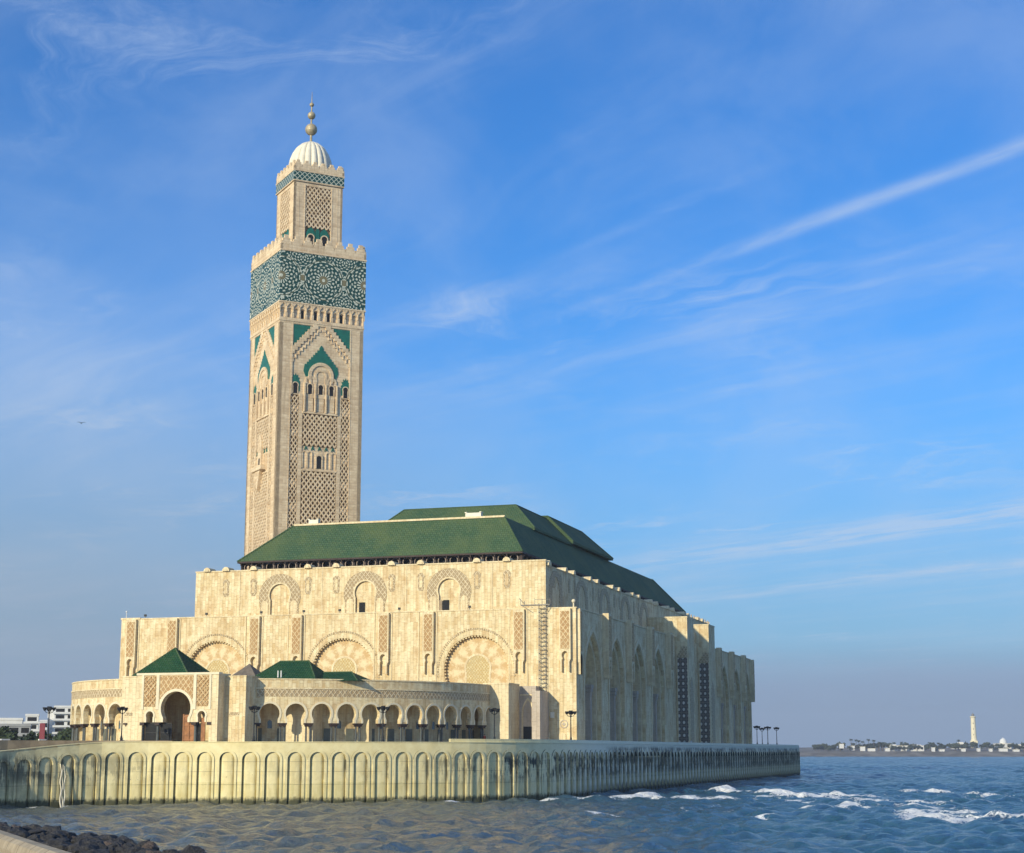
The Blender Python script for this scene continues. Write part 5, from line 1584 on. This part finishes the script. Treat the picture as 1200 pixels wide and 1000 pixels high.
def far_xy(lat, dist): return C2 + HX * lat + HY * dist     # metres across / along the bay axis


def headland():
    f = MB(); n = 60; rows = []
    for k in range(n + 1):
        lat = 150 + k * 30.0; r = []
        for dist, z in ((2360, -1), (2378, 2.2), (2392, 5.6), (2405, 7.2), (2470, 8.5), (2600, 12.5), (3200, 14), (4200, 8)):
            p = far_xy(lat * (dist / 2400), dist + 9 * mnoise.noise(Vector((lat * .012, 1, 0))))
            r.append((p.x, p.y, z + (1.0 * mnoise.noise(Vector((lat * .03, dist * .02, 0))) if z > 2 else 0)))
        rows.append(r)
    for a, b in zip(rows[:-1], rows[1:]): f.quadstrip(a, b)
    tag(f.build('headland', 'shore_bank', smooth=True), kind='structure')
    # lighthouse
    p = far_xy(662, 2450); t = thing('lighthouse', 'tall tapering cream lighthouse on the headland across the bay', 'lighthouse', (p.x, p.y, 12), local=True)
    a = MB(); a.box(-5.2, 5.2, -5.2, 5.2, 0, 9.5); a.box(-5.6, 5.6, -5.6, 5.6, 9.5, 10.2); a.build('base', 'cream_paint', t)
    a = MB(); a.lathe([(4.3, 10.2), (3.9, 14), (3.25, 42), (3.3, 42.5)], n=20); tw = a.build('tower', 'cream_paint', t, smooth=True)
    a = MB(); a.lathe([(3.3, 42.3), (4.2, 43.2), (4.2, 44.6), (3.9, 44.6), (3.9, 43.6), (1, 43.6)], n=20); a.build('gallery', 'cream_paint', t)
    a = MB(); a.lathe([(2.0, 43.6), (2.0, 46.6), (2.3, 46.8), (1.3, 48.2), (.2, 49.0), (.15, 50.6)], n=14); a.build('lantern', 'metal_grey', t)
    for z in (18, 26, 34):
        a = MB(); a.box(-.4, .4, -4.0, -3.2, z, z + 1.4); a.build('window', 'dark_void', tw)
    # pale buildings
    def block(lat, dist, w, dp, z, h, label, extras=(), mat='white_paint', win=0):
        p = far_xy(lat, dist); t = thing('white_building', label, 'building', (p.x, p.y, z), R(YAW), local=True)
        a = MB(); a.box(-w / 2, w / 2, -dp / 2, dp / 2, -4, h); a.build('walls', mat, t)
        a = MB(); a.box(-w / 2 - .3, w / 2 + .3, -dp / 2 - .3, dp / 2 + .3, h, h + .5); a.build('roof', 'white_marble', t)
        for k in range(win):
            x = -w / 2 + w * (k + .5) / win; a = MB(); a.box(x - w / win * .28, x + w / win * .28, -dp / 2 - .08, -dp / 2 + .2, h * .25, h * .72); a.build('window', 'dark_void', t)
        for e in extras:
            a = MB()
            if e[0] == 'dome': a.lathe([(e[2], h), (e[2] * 1.02, h + e[2] * .6), (e[2] * .75, h + e[2] * 1.25), (e[2] * .3, h + e[2] * 1.55), (.1, h + e[2] * 1.75)], (e[1], 0), 16); a.build('dome', 'white_paint', t, smooth=True)
            else: a.box(e[1] - e[2] / 2, e[1] + e[2] / 2, -dp / 3, dp / 3, h, h + e[3]); a.build('upper_storey', mat, t)
    block(560, 2430, 47, 12, 8.5, 6.4, 'long low white building with square windows on the headland shore', (('box', 14, 12, 1.6), ('box', -19, 8, 1.8)), win=9)
    block(642, 2460, 20, 10, 14.5, 3.2, 'low white annex at the left foot of the lighthouse', (('box', 3, 7, 2.6),))
    block(702, 2450, 22, 14, 14.5, 3.4, 'white building with a rounded dome right of the lighthouse', (('dome', 1.5, 5.0),), win=3)
    block(727, 2455, 58, 10, 14.2, 2.6, 'long white walled building at the right edge of the headland', (), win=6)
    small = [(466, 2420, 7, 15, 2.6, 'small white house alone at the far left of the headland'), (480, 2418, 12, 12.6, 2.4, 'pale flat house second from the left on the headland'), (494, 2412, 9, 11.2, 2.2, 'white house just right of the pair at the left of the headland'), (506, 2410, 16, 9.6, 2.0, 'low grey-white shed left of the long low building'),
             (528, 2408, 8, 9, 2.2, 'little white hut close left of the long low building'), (592, 2406, 6, 8.4, 3.0, 'narrow white kiosk right of the long low building'), (604, 2406, 9, 8.4, 2.2, 'white hut between the kiosk and the lighthouse'), (634, 2405, 8, 8.2, 2.0, 'low white hut below the left of the lighthouse'),
             (655, 2404, 6, 8.2, 2.8, 'small white hut straight below the lighthouse'), (672, 2404, 7, 8.2, 3.0, 'small white hut below the right of the lighthouse'), (690, 2405, 14, 8.0, 3.0, 'white tent-like shed below the domed building'), (708, 2405, 11, 8.0, 2.0, 'bluish white shed rightmost along the headland shore')]
    for lat, dist, w, z, h, lb in small: block(lat, dist, w * rnd.uniform(.55, .85), 6, z + rnd.uniform(-.5, 1.5), h * .75, lb)
    # palms
    def palm_proto(lb, loc):
        t = thing('palm_tree', lb, 'palm tree', loc, group='palms on the headland', local=True)
        a = MB(); a.tube((0, 0, -2), (.3, .1, 11), .38, .26, 7); a.build('trunk', 'bark', t)
        c = MB()
        for k in range(26):
            an = k * 2.4; el = rnd.uniform(-.5, 1.0); prev = None; L_ = rnd.uniform(2.6, 3.4)
            for j in range(5):
                f_ = j / 4; rr = L_ * f_; z = 11 + math.sin(el) * rr - .22 * rr * rr * .5; w = .55 * math.sin(PI * min(1, f_ * .9 + .1)) + .05
                x, y = .3 + rr * math.cos(an) * math.cos(el * .6), .1 + rr * math.sin(an) * math.cos(el * .6); px, py = -math.sin(an) * w, math.cos(an) * w
                cur = ((x + px, y + py, z - .12), (x, y, z + .1), (x - px, y - py, z - .12))
                if prev:
                    c.face([prev[0], prev[1], cur[1], cur[0]]); c.face([prev[1], prev[2], cur[2], cur[1]])
                prev = cur
        c.build('crown', 'foliage', t); return t
    sp = [(479.5, 25), (488, 24.3), (493.5, 23.2), (496.5, 22), (505.5, 25), (514, 23.8), (519, 21), (525, 20.6), (543.6, 20.6), (551.6, 21), (592.5, 20.6), (606, 20), (631.5, 24)]
    pr = None
    for k, (lat, top) in enumerate(sp):
        p = far_xy(lat, 2420 + (k % 3) * 6); z = top - 12.5
        lb = 'dark slender palm standing above the low trees of the headland'
        if pr is None: pr = palm_proto(lb, (p.x, p.y, z))
        else: dup(pr, (p.x, p.y, z), k * 1.1)
    # dark scrub and trees along the headland, each its own crown and trunk
    def bush(nl, seed, rx, rz, mat, nm='tree', cat='tree', lb='', grp='', loc=(0, 0, 0), leaf=.8):
        rg = random.Random(seed); t = thing(nm, lb, cat, loc, group=grp, local=True)
        a = MB(); a.tube((0, 0, -2), (0, 0, rz * .9), rx * .07, rx * .04, 6); a.build('trunk', 'bark', t)
        c = MB(); cl = [(rg.gauss(0, .42) * rx, rg.gauss(0, .42) * rx, rz * rg.uniform(.5, 1.45), rg.uniform(.28, .5) * rx) for _ in range(9)]
        for k in range(nl):
            q = rg.choice(cl); v = Vector((rg.gauss(0, 1), rg.gauss(0, 1), rg.gauss(0, 1))).normalized() * q[3] * rg.uniform(.55, 1.05)
            p = Vector((q[0], q[1], q[2])) + Vector((v.x, v.y, v.z * .8))
            u = Vector((rg.gauss(0, 1), rg.gauss(0, 1), rg.gauss(0, 1))).normalized(); w = u.orthogonal().normalized() * leaf * rg.uniform(.6, 1.3); u = u * leaf * rg.uniform(.6, 1.3)
            c.face([p - u, p + w, p + u, p - w])
        c.build('crown', mat, t); return t
    pro = [bush(260, k, 5.5, 4.2, 'foliage_grey', lb='low dark grey-green tree in the belt along the headland', grp='trees along the headland', loc=(*far_xy(430 + k * 9, 2425), 9), leaf=1.0) for k in range(4)]
    for k in range(84):
        lat = 425 + k * 3.9 + rnd.uniform(-2, 2); dist = rnd.uniform(2412, 2450); p = far_xy(lat * dist / 2400, dist)
        dup(rnd.choice(pro), (p.x, p.y, rnd.uniform(7.5, 11) + (2.5 if dist > 2430 else 0)), rnd.uniform(0, 6), sc=rnd.uniform(.6, 1.15))
    # ---- town on the left behind the terrace
    def town(name, lat, dist, w, dp, z0, h, lb, mat='white_paint', floors=0, cols=0, rz=.25):
        p = far_xy(lat, dist); t = thing(name, lb, 'building', (p.x, p.y, z0), R(YAW) + rz, local=True)
        a = MB(); a.box(-w / 2, w / 2, -dp / 2, dp / 2, -6, h); a.build('walls', mat, t)
        a = MB(); a.box(-w / 2 - .2, w / 2 + .2, -dp / 2 - .2, -dp / 2 + .1, h, h + .8); a.box(w / 2 - .1, w / 2 + .2, -dp / 2 + .11, dp / 2, h, h + .8); a.build('parapet', mat, t)
        for i in range(floors):
            for j in range(cols):
                x = -w / 2 + w * (j + .5) / cols; zz = h * (i + .35) / floors; a = MB(); a.box(x - w / cols * .36, x + w / cols * .36, -dp / 2 - .06, -dp / 2 + .25, zz, zz + h / floors * .5); a.build('window', 'dark_void', t)
            a = MB(); a.box(-w / 2 - .4, w / 2 + .4, -dp / 2 - .9, -dp / 2 - .07, h * i / floors + .1, h * i / floors + .9); a.build('balcony', mat, t)
    town('apartment_block', -183, 700, 9.5, 14, 9.3, 16.0, 'white apartment block with dark balcony bands close left of the short arcade', floors=6, cols=2)
    town('apartment_block', -189.5, 704, 4.0, 14, 9.3, 14.6, 'slim plain white stair block joined left of the banded apartment block')
    town('apartment_block', -194, 690, 5, 10, 9.3, 12.5, 'white flat-roofed block between the stair block and the dark red board', floors=4, cols=1)
    town('white_house', -186, 620, 16, 12, 9.3, 9.6, 'big white house cut by the left edge of the picture', floors=0)
    town('white_house', -228, 800, 13, 12, 9.3, 11.2, 'white house with a flat roof, third building from the left edge', floors=3, cols=3)
    town('white_house', -209, 770, 7.5, 12, 9.3, 11.5, 'narrow white house just left of the dark red board', floors=3, cols=2)
    town('grey_house', -163, 560, 10, 9, 9.3, 6.6, 'low grey house with a pale end wall in front of the white houses', 'grey_paint', floors=2, cols=3)
    p = far_xy(-115.5, 420); t = thing('billboard', 'dark red upright board behind the lamp at the left', 'billboard', (p.x, p.y, 9.3), R(YAW), local=True)
    a = MB(); a.box(-.65, .65, -.15, .15, 1.3, 5.4); a.build('board', 'red_paint', t); a = MB(); a.box(-.6, -.45, -.1, .1, 0, 1.3); a.box(.45, .6, -.1, .1, 0, 1.3); a.build('posts', 'dark_metal', t)
    tr = [(-131, 440, 1.0), (-124, 440, .75), (-117.5, 450, .85), (-111, 430, .9), (-143, 480, 1.0), (-152, 500, .9), (-125, 455, .8), (-105, 425, .8), (-136, 460, .7), (-158, 520, 1.1), (-116, 440, .6)]
    lbs = ['dark green town tree', ]
    q = None
    for k, (lat, dist, s) in enumerate(tr):
        p = far_xy(lat * 1.0, dist)
        lb = 'dark bushy tree in the row before the white town buildings on the left'
        if q is None: q = bush(420, 31, 4.0, 2.7, 'foliage', lb=lb, grp='trees before the town', loc=(p.x, p.y, 9.3), leaf=.55)
        else: dup(q, (p.x, p.y, 9.3), k * .9, sc=s)
    # low white-topped railing wall along the promenade
    w = thing('promenade_wall', 'low pale wall with white blocks running behind the left end of the terrace', 'wall', (-150, -40, TZ))
    a = MB(); b = MB()
    A, B = Vector((-128, -78)), Vector((-92, 10)); L_ = (B - A).length; dd = (B - A) / L_
    for k in range(22):
        p = A + dd * (L_ * k / 22); e = p + dd * (L_ / 22 - .05); nn = Vector((-dd.y, dd.x)) * .3
        a.extr(lambda s, z, d_: ((p + dd * s - nn * (1 - d_)).x, (p + dd * s - nn * (1 - d_)).y, z), [(0, TZ), (L_ / 22, TZ), (L_ / 22, TZ + .55), (0, TZ + .55)], 0, 1)
        if k % 2 == 0: b.extr(lambda s, z, d_: ((p + dd * s - nn * (1.1 - d_ * 1.2)).x, (p + dd * s - nn * (1.1 - d_ * 1.2)).y, z), [(.6, TZ + .55), (2.6, TZ + .55), (2.6, TZ + 1.0), (.6, TZ + 1.0)], 0, 1)
    a.build('wall', 'brown_wall', w); b.build('white_blocks', 'white_paint', w)
    # a bird far up on the left
    t = thing('bird', 'tiny dark bird high in the sky left of the minaret', 'bird', (-150, 60, 92), .5, local=True)
    a = MB(); a.lathe([(.01, -.5), (.12, -.3), (.17, 0), (.1, .3), (.02, .5)], n=8)
    bo = a.build('body', 'black_cloth', t); bo.rotation_euler = (R(90), 0, 0)
    for s in (-1, 1):
        a = MB(); a.extr(lambda x, y, d_: (s * x, y, .1 + .35 * min(x, .6) - .1 * max(0, x - .6) - d_), [(.08, -.15), (.6, -.12), (1.15, .12), (.6, .2), (.08, .2)], 0, .04, True); a.build('wing', 'black_cloth', t)


headland()

# ------------------------------------------------------------------ sea air
def haze():
    m = bpy.data.materials.new('haze'); m.use_nodes = True; nt = m.node_tree; nt.nodes.clear()
    o = nt.nodes.new('ShaderNodeOutputMaterial'); v = nt.nodes.new('ShaderNodeVolumePrincipled')
    v.inputs['Color'].default_value = (0.86, 0.92, 1.0, 1); v.inputs['Density'].default_value = 0.00012; v.inputs['Anisotropy'].default_value = 0.2
    nt.links.new(v.outputs[0], o.inputs['Volume']); MATS['haze'] = m
    b = MB(); b.box(-9600, 9600, -9600, 9600, -3, 216)
    tag(b.build('haze', 'haze', org=(0, 0, 0)), kind='stuff')


haze()
